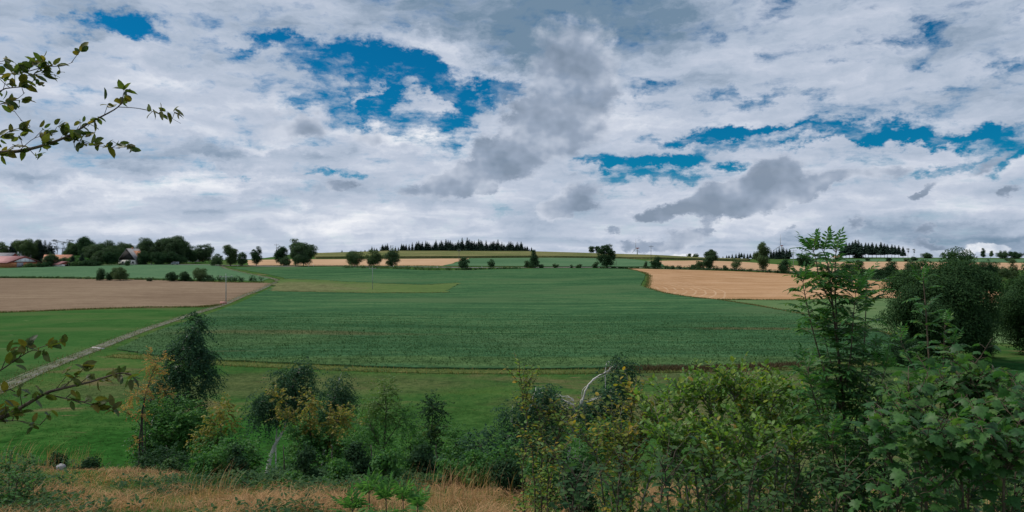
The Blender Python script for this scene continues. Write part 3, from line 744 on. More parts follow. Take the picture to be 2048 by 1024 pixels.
lf_mid = LM('leaf_mid', [(0.026, 0.096, 0.028), (0.043, 0.130, 0.032), (0.065, 0.167, 0.040), (0.034, 0.110, 0.031), (0.090, 0.182, 0.040)], trans=.34, rough=.6, spec=.16)
lf_rowan = LM('leaf_rowan', [(0.024, 0.090, 0.028), (0.039, 0.125, 0.034), (0.060, 0.162, 0.037), (0.032, 0.109, 0.031), (0.097, 0.183, 0.033)], trans=.34, rough=.48, spec=.2, mottle=True)
lf_willow = LM('leaf_willow', [(0.060, 0.144, 0.032), (0.093, 0.191, 0.039), (0.146, 0.252, 0.047), (0.077, 0.170, 0.036), (0.106, 0.213, 0.040), (0.212, 0.271, 0.042), (0.075, 0.161, 0.039)], trans=.36, rough=.48, spec=.2, mottle=True)
lf_willowy = LM('leaf_willow_turning', [(0.072, 0.137, 0.032), (0.121, 0.174, 0.035), (0.242, 0.221, 0.032), (0.080, 0.148, 0.038), (0.326, 0.221, 0.032), (0.097, 0.161, 0.043), (0.072, 0.129, 0.037)], trans=.36, rough=.55, spec=.1, mottle=True)
lf_maple = LM('leaf_maple', [(0.022, 0.075, 0.024), (0.036, 0.106, 0.030), (0.060, 0.143, 0.038), (0.031, 0.094, 0.028), (0.048, 0.122, 0.033), (0.085, 0.162, 0.037)], trans=.38, rough=.48, spec=.2, mottle=True)
lf_beech = LM('leaf_beech', [(0.033, 0.060, 0.018), (0.057, 0.091, 0.022), (0.095, 0.118, 0.022), (0.045, 0.072, 0.022), (0.163, 0.132, 0.022), (0.040, 0.070, 0.022)], trans=.4, rough=.45, spec=.25, mottle=True)
lf_bright = LM('leaf_elder', [(.050, .145, .038), (.075, .190, .050), (.100, .220, .062)], trans=.36, rough=.55, spec=.1, mottle=True)
lf_bramble = LM('leaf_undergrowth', [(0.024, 0.065, 0.030), (0.042, 0.095, 0.036), (0.068, 0.121, 0.043), (0.030, 0.076, 0.032)], trans=.32, rough=.6, spec=.08)
lf_red = LM('leaf_red', [(.20, .07, .025), (.28, .11, .03)], trans=.3)
lf_brown = LM('stalk_brown', [(.070, .046, .026), (.115, .078, .042), (.090, .060, .036)], trans=.05, rough=.8)

def crown_clumps(rg, lobes, n):
    """n clump centres spread through a union of ellipsoids (cx,cy,cz,rx,ry,rz), mostly towards the outside"""
    w = np.array([l[3] * l[4] * l[5] for l in lobes]) ** .8; w /= w.sum()
    out = []
    for k in range(n):
        best, bd = None, -1
        for _ in range(6):
            l = lobes[rg.choice(len(lobes), p=w)]
            d = rdir(rg, 1)[0]; r = rg.uniform(.35, .95) ** .6
            c = np.array(l[:3]) + d * r * np.array(l[3:6])
            dd = min([np.linalg.norm((c - o) / np.array(l[3:6])) for o in out[-60:]] or [9])
            if dd > bd: best, bd = c, dd
        out.append(best)
    return np.array(out)
def foliage_clumps(rg, L, C, rc, per, size, kind, centre, droop=0.0, flat=.88, W=1.0, hole=.0):
    """leaves on the shell of every clump; clumps differ in size and density"""
    for c in C:
        if rg.rand() < hole: continue
        r = rc * rg.uniform(.6, 1.35); m = int(per * rg.uniform(.6, 1.4) * (r / rc) ** 2)
        d = rdir(rg, m); d[:, 2] = np.where((d[:, 2] < -.3) & (rg.rand(m) < .5), -d[:, 2], d[:, 2])
        p = c + d * (r * rg.uniform(.15, 1.1, (m, 1)) ** .55) * np.array([1, 1, flat])
        nn = nrm(d * .9 + (c - centre) / (np.linalg.norm(c - centre) + 1e-6) * .5 + rg.normal(size=(m, 3)) * .7 + np.array([0, 0, .3]))
        ax = nrm(np.cross(nn, rdir(rg, m)) + np.array([0, 0, -droop]))
        L.add(p, ax, nn, size * rg.uniform(.65, 1.3, m), kind, W)

def distant_tree(name, label, cat, base, h, w, mat, seed, shape='round', group=None, leaf=.34, dens=1.0, bark=None, trunk_r=None, crown_from=.07, hole=.04, clumps=None, lean=0.0, parent_kind=None):
    """tree or bush: tapered trunk with limbs (> trunk), leaf-clump crown (> crown)"""
    rg = rs(seed)
    e = empty(name, tuple(base), label, cat, group)
    zb = h * crown_from; R_ = w / 2
    lobes = []
    if shape == 'round':
        lobes = [(0, 0, zb + (h - zb) * .52, R_ * .86, R_ * .86, (h - zb) * .46), (0, 0, zb + (h - zb) * .30, R_ * .66, R_ * .66, (h - zb) * .26)]
        for k in range(5):
            a = rg.uniform(0, 2 * PI); q = rg.uniform(.25, .55)
            lobes.append((math.cos(a) * R_ * q, math.sin(a) * R_ * q, zb + (h - zb) * rg.uniform(.3, .75), R_ * rg.uniform(.4, .55), R_ * rg.uniform(.4, .55), (h - zb) * rg.uniform(.2, .3)))
    elif shape == 'oval':
        lobes = [(0, 0, zb + (h - zb) * .5, R_ * .9, R_ * .9, (h - zb) * .5)]
    elif shape == 'cone':
        for k in range(5):
            f = k / 4; lobes.append((rg.uniform(-.1, .1) * R_, rg.uniform(-.1, .1) * R_, zb + (h - zb) * (.12 + .74 * f), R_ * (1 - .72 * f), R_ * (1 - .72 * f), (h - zb) * .17))
    elif shape == 'loose':
        for k in range(8):
            a = rg.uniform(0, 2 * PI); f = rg.uniform(.05, .95); q = rg.uniform(.15, .65) * (1.1 - abs(f - .45))
            lobes.append((math.cos(a) * R_ * q, math.sin(a) * R_ * q, zb + (h - zb) * (.1 + .8 * f), R_ * rg.uniform(.28, .46), R_ * rg.uniform(.28, .46), (h - zb) * rg.uniform(.12, .2)))
    elif shape == 'bush':
        for k in range(7):
            a = rg.uniform(0, 2 * PI); q = rg.uniform(0, .6)
            lobes.append((math.cos(a) * R_ * q, math.sin(a) * R_ * q, h * rg.uniform(.25, .62), R_ * rg.uniform(.4, .6), R_ * rg.uniform(.4, .6), h * rg.uniform(.25, .38)))
    for i, l in enumerate(lobes): lobes[i] = (l[0] + lean * l[2], *l[1:])
    n = clumps or int(np.clip(22 * (h * w) / 60 + 22, 24, 80))
    C = crown_clumps(rg, lobes, n)
    if shape == 'bush': C[:, 2] = np.maximum(C[:, 2], h * .10)
    rc = .9 * (w * w * h / n) ** (1 / 3) * .66
    L = Leaves()
    per = dens * 22 * (rc / leaf) ** 2 * .55
    foliage_clumps(rg, L, C, rc, max(per, 12), leaf, 'flake', np.array([0, 0, h * .45]), .15, W=1.25, hole=hole)
    L.build('crown' if shape != 'bush' else 'foliage', mat, e)
    tr = trunk_r or max(.035 * h * .5, .08)
    m = MB()
    if shape == 'bush':
        for k in range(4):
            c = C[rg.randint(len(C))]
            m.tube(bend(rg, (rg.uniform(-.15, .15) * R_, rg.uniform(-.15, .15) * R_, -.2), c, .1, .04, 5), np.linspace(tr * .6, tr * .15, 5), 5)
    else:
        top = np.array([lean * h, 0, zb + (h - zb) * .72]); tp = bend(rg, (0, 0, -.4), top, 0, .03, 7)
        m.tube(tp, np.linspace(tr, tr * .22, 7), 7)
        for c in C[:: max(1, len(C) // 14)]:
            f = np.clip((c[2] * .75 - .0) / max(top[2], .1), .25, .95); k = f * 6; i = min(int(k), 5)
            a = tp[i] + (tp[i + 1] - tp[i]) * (k - i)
            m.tube(bend(rg, a, c, .08, .05, 5), np.linspace(tr * .38, tr * .08, 5), 5)
    m.build('trunk' if shape != 'bush' else 'stems', bark or bark_dark, e, smooth=True)
    return e

def conifer_parts(seed, h, w, bare=.0, ragged=.2, spread=1.0):
    """spruce: straight trunk, whorls of drooping boughs with hanging sprays"""
    rg = rs(seed); L = Leaves(); n = int(15 + h * .6)
    for k in range(n):
        f = k / (n - 1); z = h * (bare + (1 - bare) * f)
        R_ = w / 2 * (1 - f) ** .8 * rg.uniform(1 - ragged, 1 + ragged) + .12
        nb = 8 if f < .8 else 5
        a0 = rg.uniform(0, 2 * PI)
        for b in range(nb):
            if rg.rand() < ragged * .5: continue
            a = a0 + b * 2 * PI / nb + rg.uniform(-.3, .3); r = R_ * rg.uniform(.7, 1.15)
            d = np.array([math.cos(a), math.sin(a), 0]); m = max(3, int(r / .32))
            t = np.linspace(.15, 1, m)[:, None]
            p = np.array([0, 0, z]) + d * r * t + np.array([0, 0, 1.]) * (-.32 * r * t ** 1.4 + .16 * r * t ** 3)
            q = np.vstack([p, p]); s = np.sign(np.arange(2 * m) - m + .5)[:, None]
            tang = np.array([-d[1], d[0], 0])
            ax = nrm(d * .75 + tang * s * .8 + np.array([0, 0, -.55]) + rg.normal(size=(2 * m, 3)) * .2)
            L.add(q, ax, nrm(np.array([0, 0, 1.]) + d * .6 + rg.normal(size=(2 * m, 3)) * .3), (.75 + .36 * r) * (1.1 - .4 * np.vstack([t, t])[:, 0]) * rg.uniform(.7, 1.2, 2 * m), 'flake', 1.0)
    L.add(np.array([[0, 0, h * .97]]), np.array([[0, 0, 1.]]), np.array([[1., 0, 0]]), np.array([.9]), 'flake', .5)
    m = MB(); m.tube(np.array([[0, 0, -.5], [0, 0, h * .5], [0, 0, h * .98]]), np.array([.016 * h, .010 * h, .02]), 6)
    return L, m
def pine_parts(seed, h, w):
    rg = rs(seed); L = Leaves(); m = MB()
    tp = bend(rg, (0, 0, -.4), (rg.uniform(-.5, .5), 0, h * .92), 0, .015, 7); m.tube(tp, np.linspace(.016 * h, .05, 7), 6)
    C = []
    for k in range(13):
        f = rg.uniform(.50, 1.0); a = rg.uniform(0, 2 * PI); r = w / 2 * rg.uniform(.25, .9) * (1.15 - f * .6)
        c = np.array([math.cos(a) * r, math.sin(a) * r, h * f * .96]); C.append(c)
        m.tube(bend(rg, tp[min(5, int(f * 6))], c, .05, .05, 4), np.linspace(.05, .02, 4) * h / 14, 5)
    foliage_clumps(rg, L, np.array(C), w * .20, 60, .5, 'flake', np.array([0, 0, h * .6]), .0, .55, W=.9)
    return L, m

# ---- near trees: trunks follow given 3-D paths, crowns are built of leafy twigs inside given lobes
def guided_tree(name, label, cat, Y, stems, lobes, leafmat, seed, leaf=.055, kind='round', twigs=10, per_twig=14, twig_len=.45, droop=.5, group=None, bark=None, limb_r=.018, W=1.0, crown='crown', trunk='trunk', spread=.9, clump_r=.22, depth=1.0, extra=None):
    """stems: [(points (px,py,dY)..., r_base, r_top)]; lobes: [(px,py,rx,ry,clumps)] measured at distance Y; extra: lobes with their own leaf colour (child crowns)"""
    rg = rs(seed); m = MB(); paths = []
    for pts, r0, r1 in stems:
        p = np.array([px3(a, b, Y + c) for a, b, c in pts])
        if pts[0][1] > pts[-1][1]: p = p[::-1]
        # p now runs top -> base; set the base on the ground
        gx, gy = p[-1][0], p[-1][1]; gz = float(H(gx, gy)) - .12
        if p[-1][2] > gz + .05: p = np.vstack([p, [gx, gy, gz]])
        else: p[-1][2] = gz
        p = smooth_path(p[::-1], 4)
        p[1:-1] += rg.normal(size=(len(p) - 2, 3)) * .012 * np.array([1, 1, .2])
        m.tube(p, np.linspace(r0, r1, len(p)), 8); paths.append((p, r0, r1))
    base = paths[0][0][0].copy(); base[2] = float(H(base[0], base[1]))
    e = empty(name, tuple(base), label, cat, group)
    def do_crown(lobes, mat, part):
        L = Leaves()
        for px, py, rx, ry, n in lobes:
            n = int(n * 1.15)
            c0 = px3(px, py, Y); a, b = rx / F * Y, ry / F * Y
            for q in range(n):
                d = rdir(rg, 1)[0]; r = rg.uniform(.1, 1) ** .45
                c = c0 + d * r * np.array([a, a * depth, b]) * (.84 if rg.rand() < .8 else rg.uniform(1.05, 1.3))
                # limb from the nearest lower point on a stem
                best = None
                for p, r0, r1 in paths:
                    dd = np.linalg.norm(p - c, axis=1) + np.where(p[:, 2] > c[2] - .05, 1.5, 0); i = int(dd.argmin())
                    if best is None or dd[i] < best[0]: best = (dd[i], p[i], r0 + (r1 - r0) * i / len(p))
                if rg.rand() < .65: m.tube(bend(rg, best[1], c, .10, .05, 5), np.linspace(min(limb_r, best[2] * .7), .004, 5), 5, cap=False)
                for k in range(twigs):
                    o = c + rdir(rg, 1)[0] * clump_r * rg.uniform(.1, 1) * np.array([1, 1, .8])
                    dr = nrm((o - c) * 1.2 / clump_r + d * .5 + np.array([0, 0, .15 - droop * .4]) + rg.normal(size=3) * .35)
                    tl = twig_len * rg.uniform(.5, 1.25); t = np.linspace(0, 1, per_twig)[:, None]
                    p = o + dr * tl * t + np.array([0, 0, -1.]) * droop * tl * t ** 2
                    tang = nrm(np.gradient(p, axis=0)); sd = nrm(np.cross(tang, [0, 0, 1.]) + 1e-4)
                    sg = np.where(np.arange(per_twig) % 2 == 0, 1, -1)[:, None]
                    ax = nrm(tang * .6 + sd * sg * .9 + np.array([0, 0, -.25 - .3 * droop]) + rg.normal(size=(per_twig, 3)) * .3)
                    nn = nrm(np.array([0, 0, 1.]) + rg.normal(size=(per_twig, 3)) * .6)
                    L.add(p, ax, nn, leaf * 1.08 * rg.uniform(.65, 1.25, per_twig), kind, W)
        shift(L, base); L.build(part, mat, e)
    def shift(L, b): L.v = [v - b for v in L.v]
    do_crown(lobes, leafmat, crown)
    for lb, mt, part in extra or []: do_crown(lb, mt, part)
    m.v = [v - base for v in m.v]
    m.build(trunk, bark or bark_dark, e, smooth=True)
    return e

# ---- foreground saplings
def pinnate(rg, L, M, o, d, ln, pairs=6, leaf=.05, sag=.35, W=1.0):
    """one feathered leaf: a curved stalk with leaflets in pairs and one at the tip"""
    d = nrm(d); t = np.linspace(0, 1, 8)[:, None]
    p = o + d * ln * t + np.array([0, 0, -1.]) * sag * ln * t ** 2
    M.tube(p[::2], np.linspace(.0016, .0008, 4), 4, cap=False)
    tang = nrm(np.gradient(p, axis=0))
    f = np.linspace(.22, .93, pairs); k = f * 7; i = np.minimum(k.astype(int), 6); w = (k - i)[:, None]
    q = p[i] * (1 - w) + p[i + 1] * w; tg = nrm(tang[i])
    sd = nrm(np.cross(tg, np.array([0, 0, 1.])) + rg.normal(size=3) * .12); up = np.cross(sd, tg)
    sz = leaf * (1 - .35 * np.abs(np.linspace(-.7, 1, pairs)) ** 2) * rg.uniform(.9, 1.1, pairs)
    for s in (1, -1):
        ax = nrm(tg * .55 + sd * s * .9 - up * rg.uniform(.05, .35) + rg.normal(size=(pairs, 3)) * .08)
        L.add(q, ax, nrm(up + sd * s * .2 + rg.normal(size=(pairs, 3)) * .12), sz, 'lance', W)
    L.add(p[-1:], tang[-1:], nrm(up[-1:]), np.array([leaf]), 'lance', W)
def rowan(name, label, cat, stems, seed, leaf=.050, ln=.17, step=.055, mat=None, group=None, bark=None, start=.25, tuft=5, W=1.0):
    """stems: [[(px,py,Y)...], r0, r1, start]; feathered leaves spiral up each stem"""
    rg = rs(seed); m = MB(); L = Leaves(); st = MB(); base = None
    for pts, r0, r1, s0 in stems:
        p = smooth_path([px3(*q) for q in pts], 6)
        if base is None: base = p[0].copy(); base[2] = float(H(base[0], base[1]))
        m.tube(p, np.linspace(r0, r1, len(p)), 7)
        sg = np.concatenate([[0], np.cumsum(np.linalg.norm(np.diff(p, axis=0), axis=1))]); a = rg.uniform(0, 6)
        gap = rg.uniform(0, 6)
        for s in np.arange(sg[-1] * s0, sg[-1], step):
            if math.sin(s * 17 + gap) + .6 * math.sin(s * 41 + gap) < -.45: continue
            i = min(np.searchsorted(sg, s), len(p) - 1); o = p[i]; a += 2.4 + rg.uniform(-.3, .3)
            f = (s / sg[-1] - s0) / (1 - s0); el = R(12 + 34 * f + rg.uniform(-14, 14))
            d = np.array([math.cos(a) * math.cos(el), math.sin(a) * math.cos(el), math.sin(el)])
            pinnate(rg, L, st, o, d, ln * rg.uniform(.75, 1.15) * (1.05 - .25 * f), rg.randint(5, 8), leaf * rg.uniform(.85, 1.1), rg.uniform(.2, .6), W)
        for k in range(tuft):
            a = k * 2.4; el = R(rg.uniform(45, 80)); d = np.array([math.cos(a) * math.cos(el), math.sin(a) * math.cos(el), math.sin(el)])
            pinnate(rg, L, st, p[-1], d, ln * rg.uniform(.5, .85), 5, leaf * .8, .15, W)
    e = empty(name, tuple(base), label, cat, group)
    for X in (m, L, st): X.v = [v - base for v in X.v]
    L.build('leaves', mat or lf_rowan, e)
    m.v += st.v; m.f = {k: m.f.get(k, []) + [f + m.n for f in st.f.get(k, [])] for k in set(m.f) | set(st.f)}; m.n += st.n
    m.build('stem', bark or bark_brown, e, smooth=True)
    return e
def shoots(name, label, cat, stems, seed, kind, leaf, mat, step=.035, side=.35, side_len=.30, group=None, bark=None, start=.2, W=1.0, up=.55, petiole=0.0, droop=.3, sub=2, pair=False, extra=None, r0=.008, side_top=.9):
    """shrub of upright shoots: side twigs and leaves along every stem. stems: [(base px, base Y, [(px,py,Y)...])]"""
    rg = rs(seed); m = MB(); L = Leaves(); L2 = Leaves(); base = None
    def leafy(p, s0, dens):
        sg = np.concatenate([[0], np.cumsum(np.linalg.norm(np.diff(p, axis=0), axis=1))]); tot = sg[-1]
        n = int(tot * (1 - s0) / (step * dens))
        if n < 1: return
        s = tot * s0 + (np.arange(n) + rg.uniform(0, 1)) * step * dens; s = s[s < tot]
        if len(s) == 0: return
        pos = np.stack([np.interp(s, sg, p[:, c]) for c in range(3)], 1)
        tg = nrm(np.stack([np.interp(s, sg, np.gradient(p, axis=0)[:, c]) for c in range(3)], 1))
        if pair: pos = np.repeat(pos, 2, 0); tg = np.repeat(tg, 2, 0); az = np.repeat(np.arange(len(s)) * PI / 2, 2) + np.tile([0, PI], len(s)) + rg.uniform(0, 6)
        else: az = np.arange(len(s)) * 2.4 + rg.uniform(0, 6)
        az = az + rg.normal(size=len(pos)) * .25
        h = np.stack([np.cos(az), np.sin(az), 0 * az], 1)
        ax = nrm(tg * up + h + np.array([0, 0, -droop]) + rg.normal(size=(len(pos), 3)) * .22)
        if petiole:
            tip = pos + nrm(tg * up + h * 1.1 + np.array([0, 0, .25])) * (petiole * rg.uniform(.6, 1.2, (len(pos), 1)))
            for a, b in zip(pos, tip): m.tube(np.array([a, (a + b) / 2 + [0, 0, .004], b]), np.array([.0016, .0013, .001]), 4, cap=False)
            pos = tip; ax = nrm(h + np.array([0, 0, -droop]) + rg.normal(size=(len(pos), 3)) * .3)
        nn = nrm(np.array([0, 0, 1.]) + tg * .3 + rg.normal(size=(len(pos), 3)) * .38)
        sz = leaf * rg.uniform(.6, 1.2, len(pos))
        pick = rg.rand(len(pos)) < (extra[1] if extra else 0)
        L.add(pos[~pick], ax[~pick], nn[~pick], sz[~pick], kind, W)
        if pick.any(): L2.add(pos[pick], ax[pick], nn[pick], sz[pick], kind, W)
    for bx, bY, pts in stems:
        g = G(bx, bY, -.06)
        p = smooth_path(np.vstack([[g], [px3(*q) for q in pts]]), 6)
        p[2:-1] += rg.normal(size=(len(p) - 3, 3)) * .006
        if base is None: base = G(bx, bY)
        Ls = np.linalg.norm(np.diff(p, axis=0), axis=1).sum(); rr = r0 * (.5 + .3 * Ls)
        m.tube(p, np.linspace(rr, .0022, len(p)), 6); leafy(p, max(start, .15), 1.0)
        ns = int(Ls * sub / side_len * 1.3)
        for k in range(ns):
            f = rg.uniform(start, side_top); i = int(f * (len(p) - 1)); a = rg.uniform(0, 2 * PI); l = side_len * rg.uniform(.5, 1.3) * (1.15 - .6 * f)
            d = nrm(np.array([math.cos(a), math.sin(a), rg.uniform(.25, 1.0)]) + nrm(p[i] - p[i - 1]) * .5)
            q = bend(rg, p[i], p[i] + d * l, .04, .04, 5); q[:, 2] += .12 * l * np.linspace(0, 1, 5) ** 2
            m.tube(q, np.linspace(.0035, .0014, 5), 5, cap=False); leafy(q, .15, 1.0)
    e = empty(name, tuple(base), label, cat, group)
    for X in (m, L) + ((L2,) if L2.n else ()): X.v = [v - base for v in X.v]
    L.build('leaves', mat, e)
    if L2.n: o = L2.build('leaves', extra[0], e); o['label'] = 'leaves turned yellow'
    m.build('stems', bark or bark_brown, e, smooth=True)
    return e

# ---- grass
def blades(rg, P, h, w, lean, az, segs=3, curl=1.0):
    """curved tapering blades; P (n,3) roots, h heights, lean 0..1 how far they lie over, az bearing"""
    n = len(P); t = np.linspace(0, 1, segs + 1)
    d = np.stack([np.cos(az), np.sin(az), 0 * az], 1); sd = np.stack([-np.sin(az + rg.uniform(-.9, .9, n)), np.cos(az), 0 * az], 1)
    vs = []
    for k, q in enumerate(t):
        c = P + d * (h * lean * (q ** (1 + curl)))[:, None] + np.array([0, 0, 1.]) * (h * (q * (1 - .45 * lean * q)))[:, None]
        ww = (w * (1 - q) ** .7)[:, None] * .5
        if k < segs: vs += [c - sd * ww, c + sd * ww]
        else: vs += [c]
    m = len(vs); V = np.stack(vs, 1).reshape(-1, 3); o = (np.arange(n) * m)[:, None]
    Q = [np.array([[2 * k, 2 * k + 1, 2 * k + 3, 2 * k + 2]]) + o for k in range(segs - 1)]
    T = np.array([[2 * segs - 2, 2 * segs - 1, 2 * segs]]) + o
    return V, ([np.vstack(Q)] if Q else []) + [T]
# ------------------------------------------------------------------ trees and bushes along the ridge road and beyond
def at(px, py): return W(px, py)
def mpp(p): return p[1] / F                       # metres per photo pixel at that spot
_seed = [100]
def tree_at(px, py, hpx, wpx, mat, shape, label, cat='tree', group=None, name='tree', Y=None, sink=0.15, **k):
    p = at(px, py) if Y is None else G(px, Y)
    s = mpp(p); _seed[0] += 1
    lf = k.pop('leaf', max(.22, 1.5 * s))
    p = p - np.array([0, 0, sink])
    return distant_tree(name, label, cat, p, hpx * s, wpx * s, mat, _seed[0], shape, group, leaf=lf, **k)
RT = 'trees along the ridge road'
tree_at(432, 531.5, 25, 28, lf_oak, 'bush', 'low rounded dark bush beside the top of the farm track', 'bush', name='roadside_bush')
tree_at(461, 532, 44, 32, lf_oak2, 'loose', 'tall loose-crowned tree where the farm track meets the road', group=RT, name='roadside_tree')
tree_at(484, 532, 28, 20, lf_oak, 'oval', 'small tree close beside the loose-crowned tree at the track end', group=RT, name='roadside_tree')
tree_at(513, 531.5, 39, 24, lf_dark, 'round', 'slim dark tree standing alone between the track end and the first wire pole', group=RT, name='roadside_tree')
tree_at(562, 532, 41, 32, lf_dark, 'round', 'dark tree right behind the wire pole on the pale stubble', group=RT, name='roadside_tree')
tree_at(606, 532.5, 48, 52, lf_oak, 'round', 'broad dense dark tree, widest of the road trees by the pale stubble', group=RT, name='roadside_tree', dens=1.2)
tree_at(592, 532, 57, 24, lf_oak2, 'loose', 'taller pale-topped tree rising behind the broad dense tree', group=RT, name='roadside_tree', Y=440)
tree_at(570, 532, 22, 26, lf_oak, 'bush', 'low bush filling the gap under the broad dense tree', 'bush', name='roadside_bush')
tree_at(708, 533.5, 34, 34, lf_oak2, 'round', 'round light green tree, first of the three ball-shaped trees on the stubble', group=RT, name='roadside_tree', crown_from=.05)
tree_at(747, 533.5, 34, 37, lf_oak2, 'round', 'round tree in the middle of the three ball-shaped trees on the stubble', group=RT, name='roadside_tree', crown_from=.05)
tree_at(785, 534, 34, 31, lf_oak, 'oval', 'denser dark tree, last of the three ball-shaped trees on the stubble', group=RT, name='roadside_tree', crown_from=.04)
tree_at(928, 540, 27, 21, lf_dark, 'oval', 'dense egg-shaped bush beside the tall dark wire pole', 'bush', group='bushes along the ridge road', name='roadside_bush', crown_from=.02)
tree_at(982, 535.5, 17, 15, lf_dark, 'oval', 'small round bush standing alone on the pale green field edge', 'bush', group='bushes along the ridge road', name='roadside_bush', crown_from=.02)
tree_at(1053, 535.5, 16, 14, lf_oak, 'bush', 'little bush leaning on the cone-shaped ridge tree', 'bush', group='bushes along the ridge road', name='roadside_bush')
tree_at(1067, 536, 35, 23, lf_dark, 'cone', 'cone-shaped dark tree on the ridge road', group=RT, name='roadside_tree', crown_from=.05)
tree_at(1192, 536, 14, 14, lf_oak, 'bush', 'small bush at the foot of the big dark ridge tree', 'bush', group='bushes along the ridge road', name='roadside_bush')
tree_at(1213, 536.5, 46, 38, lf_dark, 'oval', 'big dark tree standing on the ridge above the green crop', group=RT, name='roadside_tree', crown_from=.04, dens=1.2)
tree_at(1291, 537, 14, 11, lf_oak, 'cone', 'small pointed tree at the narrow end of the gold stubble', group=RT, name='roadside_tree', crown_from=.03)
tree_at(1313, 537.5, 26, 26, lf_dark, 'bush', 'rounded dark bush at the foot of the wire pole by the gold stubble', 'bush', group='bushes along the ridge road', name='roadside_bush')
tree_at(1420, 540, 40, 36, lf_oak, 'loose', 'layered open-crowned tree in the hedge behind the gold stubble', group=RT, name='roadside_tree', dens=1.3)
tree_at(1401, 539, 22, 20, lf_oak2, 'bush', 'bush against the layered open-crowned tree', 'bush', group='bushes along the ridge road', name='roadside_bush')
tree_at(1452, 541, 11, 12, lf_oak, 'bush', 'tiny bush between the layered tree and the sparse thin tree', 'bush', group='bushes along the ridge road', name='roadside_bush')
tree_at(1474, 542, 26, 26, lf_oak2, 'loose', 'sparse thin tree in the hedge behind the gold stubble', group=RT, name='roadside_tree', dens=.6, hole=.2)
tree_at(1527, 544, 58, 38, lf_oak2, 'loose', 'tall feathery birch-like tree behind the gold stubble', group=RT, name='roadside_tree', dens=1.2)
tree_at(1570, 547, 28, 31, lf_dark, 'bush', 'wide dark bush beside the tall feathery tree', 'bush', group='bushes along the ridge road', name='roadside_bush')
for px, h, w, lb in ((1084, 9, 14, 'low scrubby bush on the verge beside the cone-shaped tree'), (1111, 11, 12, 'small scrub bush halfway between the cone-shaped tree and the big dark tree'), (1142, 7, 10, 'tiniest scrub bush on the ridge verge'), (1158, 10, 14, 'scrubby bush on the verge nearest the big dark tree'), (1386, 10, 16, 'low scrub bush in the hedge before the layered tree'), (1345, 8, 16, 'low scrub bush in the hedge behind the gold stubble')):
    tree_at(px, 536 if px < 1200 else 539, h, w, lf_oak, 'bush', lb, 'bush', group='scrub bushes on the ridge verge', name='scrub_bush', dens=.9)
# far trees breaking the skyline
for px, h, w, sh, mt, Y, lb in ((1183, 16, 15, 'round', lf_oak, 880, 'small skyline tree just beyond the big dark ridge tree'), (1196, 18, 14, 'round', lf_dark, 880, 'small skyline tree half hidden by the big dark ridge tree'),
        (1378, 9, 11, 'round', lf_oak, 880, 'first of two small trees on the edge of the maize'), (1391, 10, 14, 'round', lf_oak, 880, 'second and wider of two small trees on the edge of the maize'),
        (1857, 12, 26, 'bush', lf_oak, 880, 'low wide skyline tree after the tall conifers'), (1887, 12, 10, 'loose', lf_oak2, 880, 'thin see-through tree on the skyline'), (1904, 14, 18, 'round', lf_oak, 880, 'round tree on the skyline beneath the small white cloud'),
        (1922, 6, 12, 'bush', lf_oak, 880, 'dot-like bush on the skyline'), (1938, 8, 20, 'bush', lf_oak, 880, 'flat bush on the skyline before the white cumulus'), (1966, 22, 11, 'loose', lf_dark, 880, 'tall bare-stemmed tree standing out against the white cumulus'), (1981, 17, 10, 'loose', lf_oak2, 880, 'thin round-topped tree against the white cumulus'),
        (2006, 16, 26, 'round', lf_oak, 880, 'first broad tree of the skyline clump under the white cumulus'), (2032, 13, 30, 'round', lf_dark, 880, 'second broad tree of the skyline clump under the white cumulus'), (2020, 9, 20, 'bush', lf_oak, 780, 'bush on the hillside in front of the skyline clump'), (2066, 15, 34, 'round', lf_oak, 880, 'outermost broad tree of the skyline clump')):
    tree_at(px, 0, h, w, mt, sh, lb, Y=Y, group='skyline trees', name='skyline_tree', leaf=.6)

# conifers: a few shapes, each tree its own object
def conifer_protos(kind, n, mats, tag_name):
    out = []
    for k in range(n):
        h = 20.0
        L, m = (conifer_parts(900 + k, h, 8.2 + .9 * (k % 3), bare=(.03, .06, .34, .05, .28, .08, .04)[k % 7], ragged=.22) if kind == 'spruce' else pine_parts(950 + k, h, 7.5))
        by = {}
        for f in L.f: by.setdefault(f.shape[1], []).append(f)
        cm = np_mesh('crown', np.vstack(L.v), [np.vstack(x) for x in by.values()], mats)
        tm = m.mesh('trunk', bark_dark if kind == 'spruce' else bark_brown, True)
        out.append((cm, tm))
    return out
SPR = conifer_protos('spruce', 7, lf_needle, 'spruce_tree'); PIN = conifer_protos('pine', 4, lf_pineneedle, 'pine_tree')
_crg = random.Random(77)
def conifer(px, Y, hpx, label, group, kind='spruce', wide=1.0, pick=None):
    p = G(px, Y, -.3); h = hpx * Y / F
    P = SPR if kind == 'spruce' else PIN; cm, tm = P[pick if pick is not None else _crg.randrange(len(P))]
    e = empty(kind + '_tree', tuple(p), label, 'tree', group, _crg.uniform(0, 6.28))
    s = h / 20.0; e.scale = (s * wide * _crg.uniform(.9, 1.15), s * wide * _crg.uniform(.9, 1.15), s)
    link('crown', cm, e); link('trunk', tm, e)
    return e
LB = 'dark spruce in the long row of conifers along the hilltop skyline'
def top_row(px):    # photo row of the tree tops along the hill wood
    return np.interp(px, [740, 760, 800, 830, 860, 905, 935, 960, 1000, 1040, 1062], [9, 14, 16, 18, 19, 25, 26, 25, 23, 19, 10])
px = 738
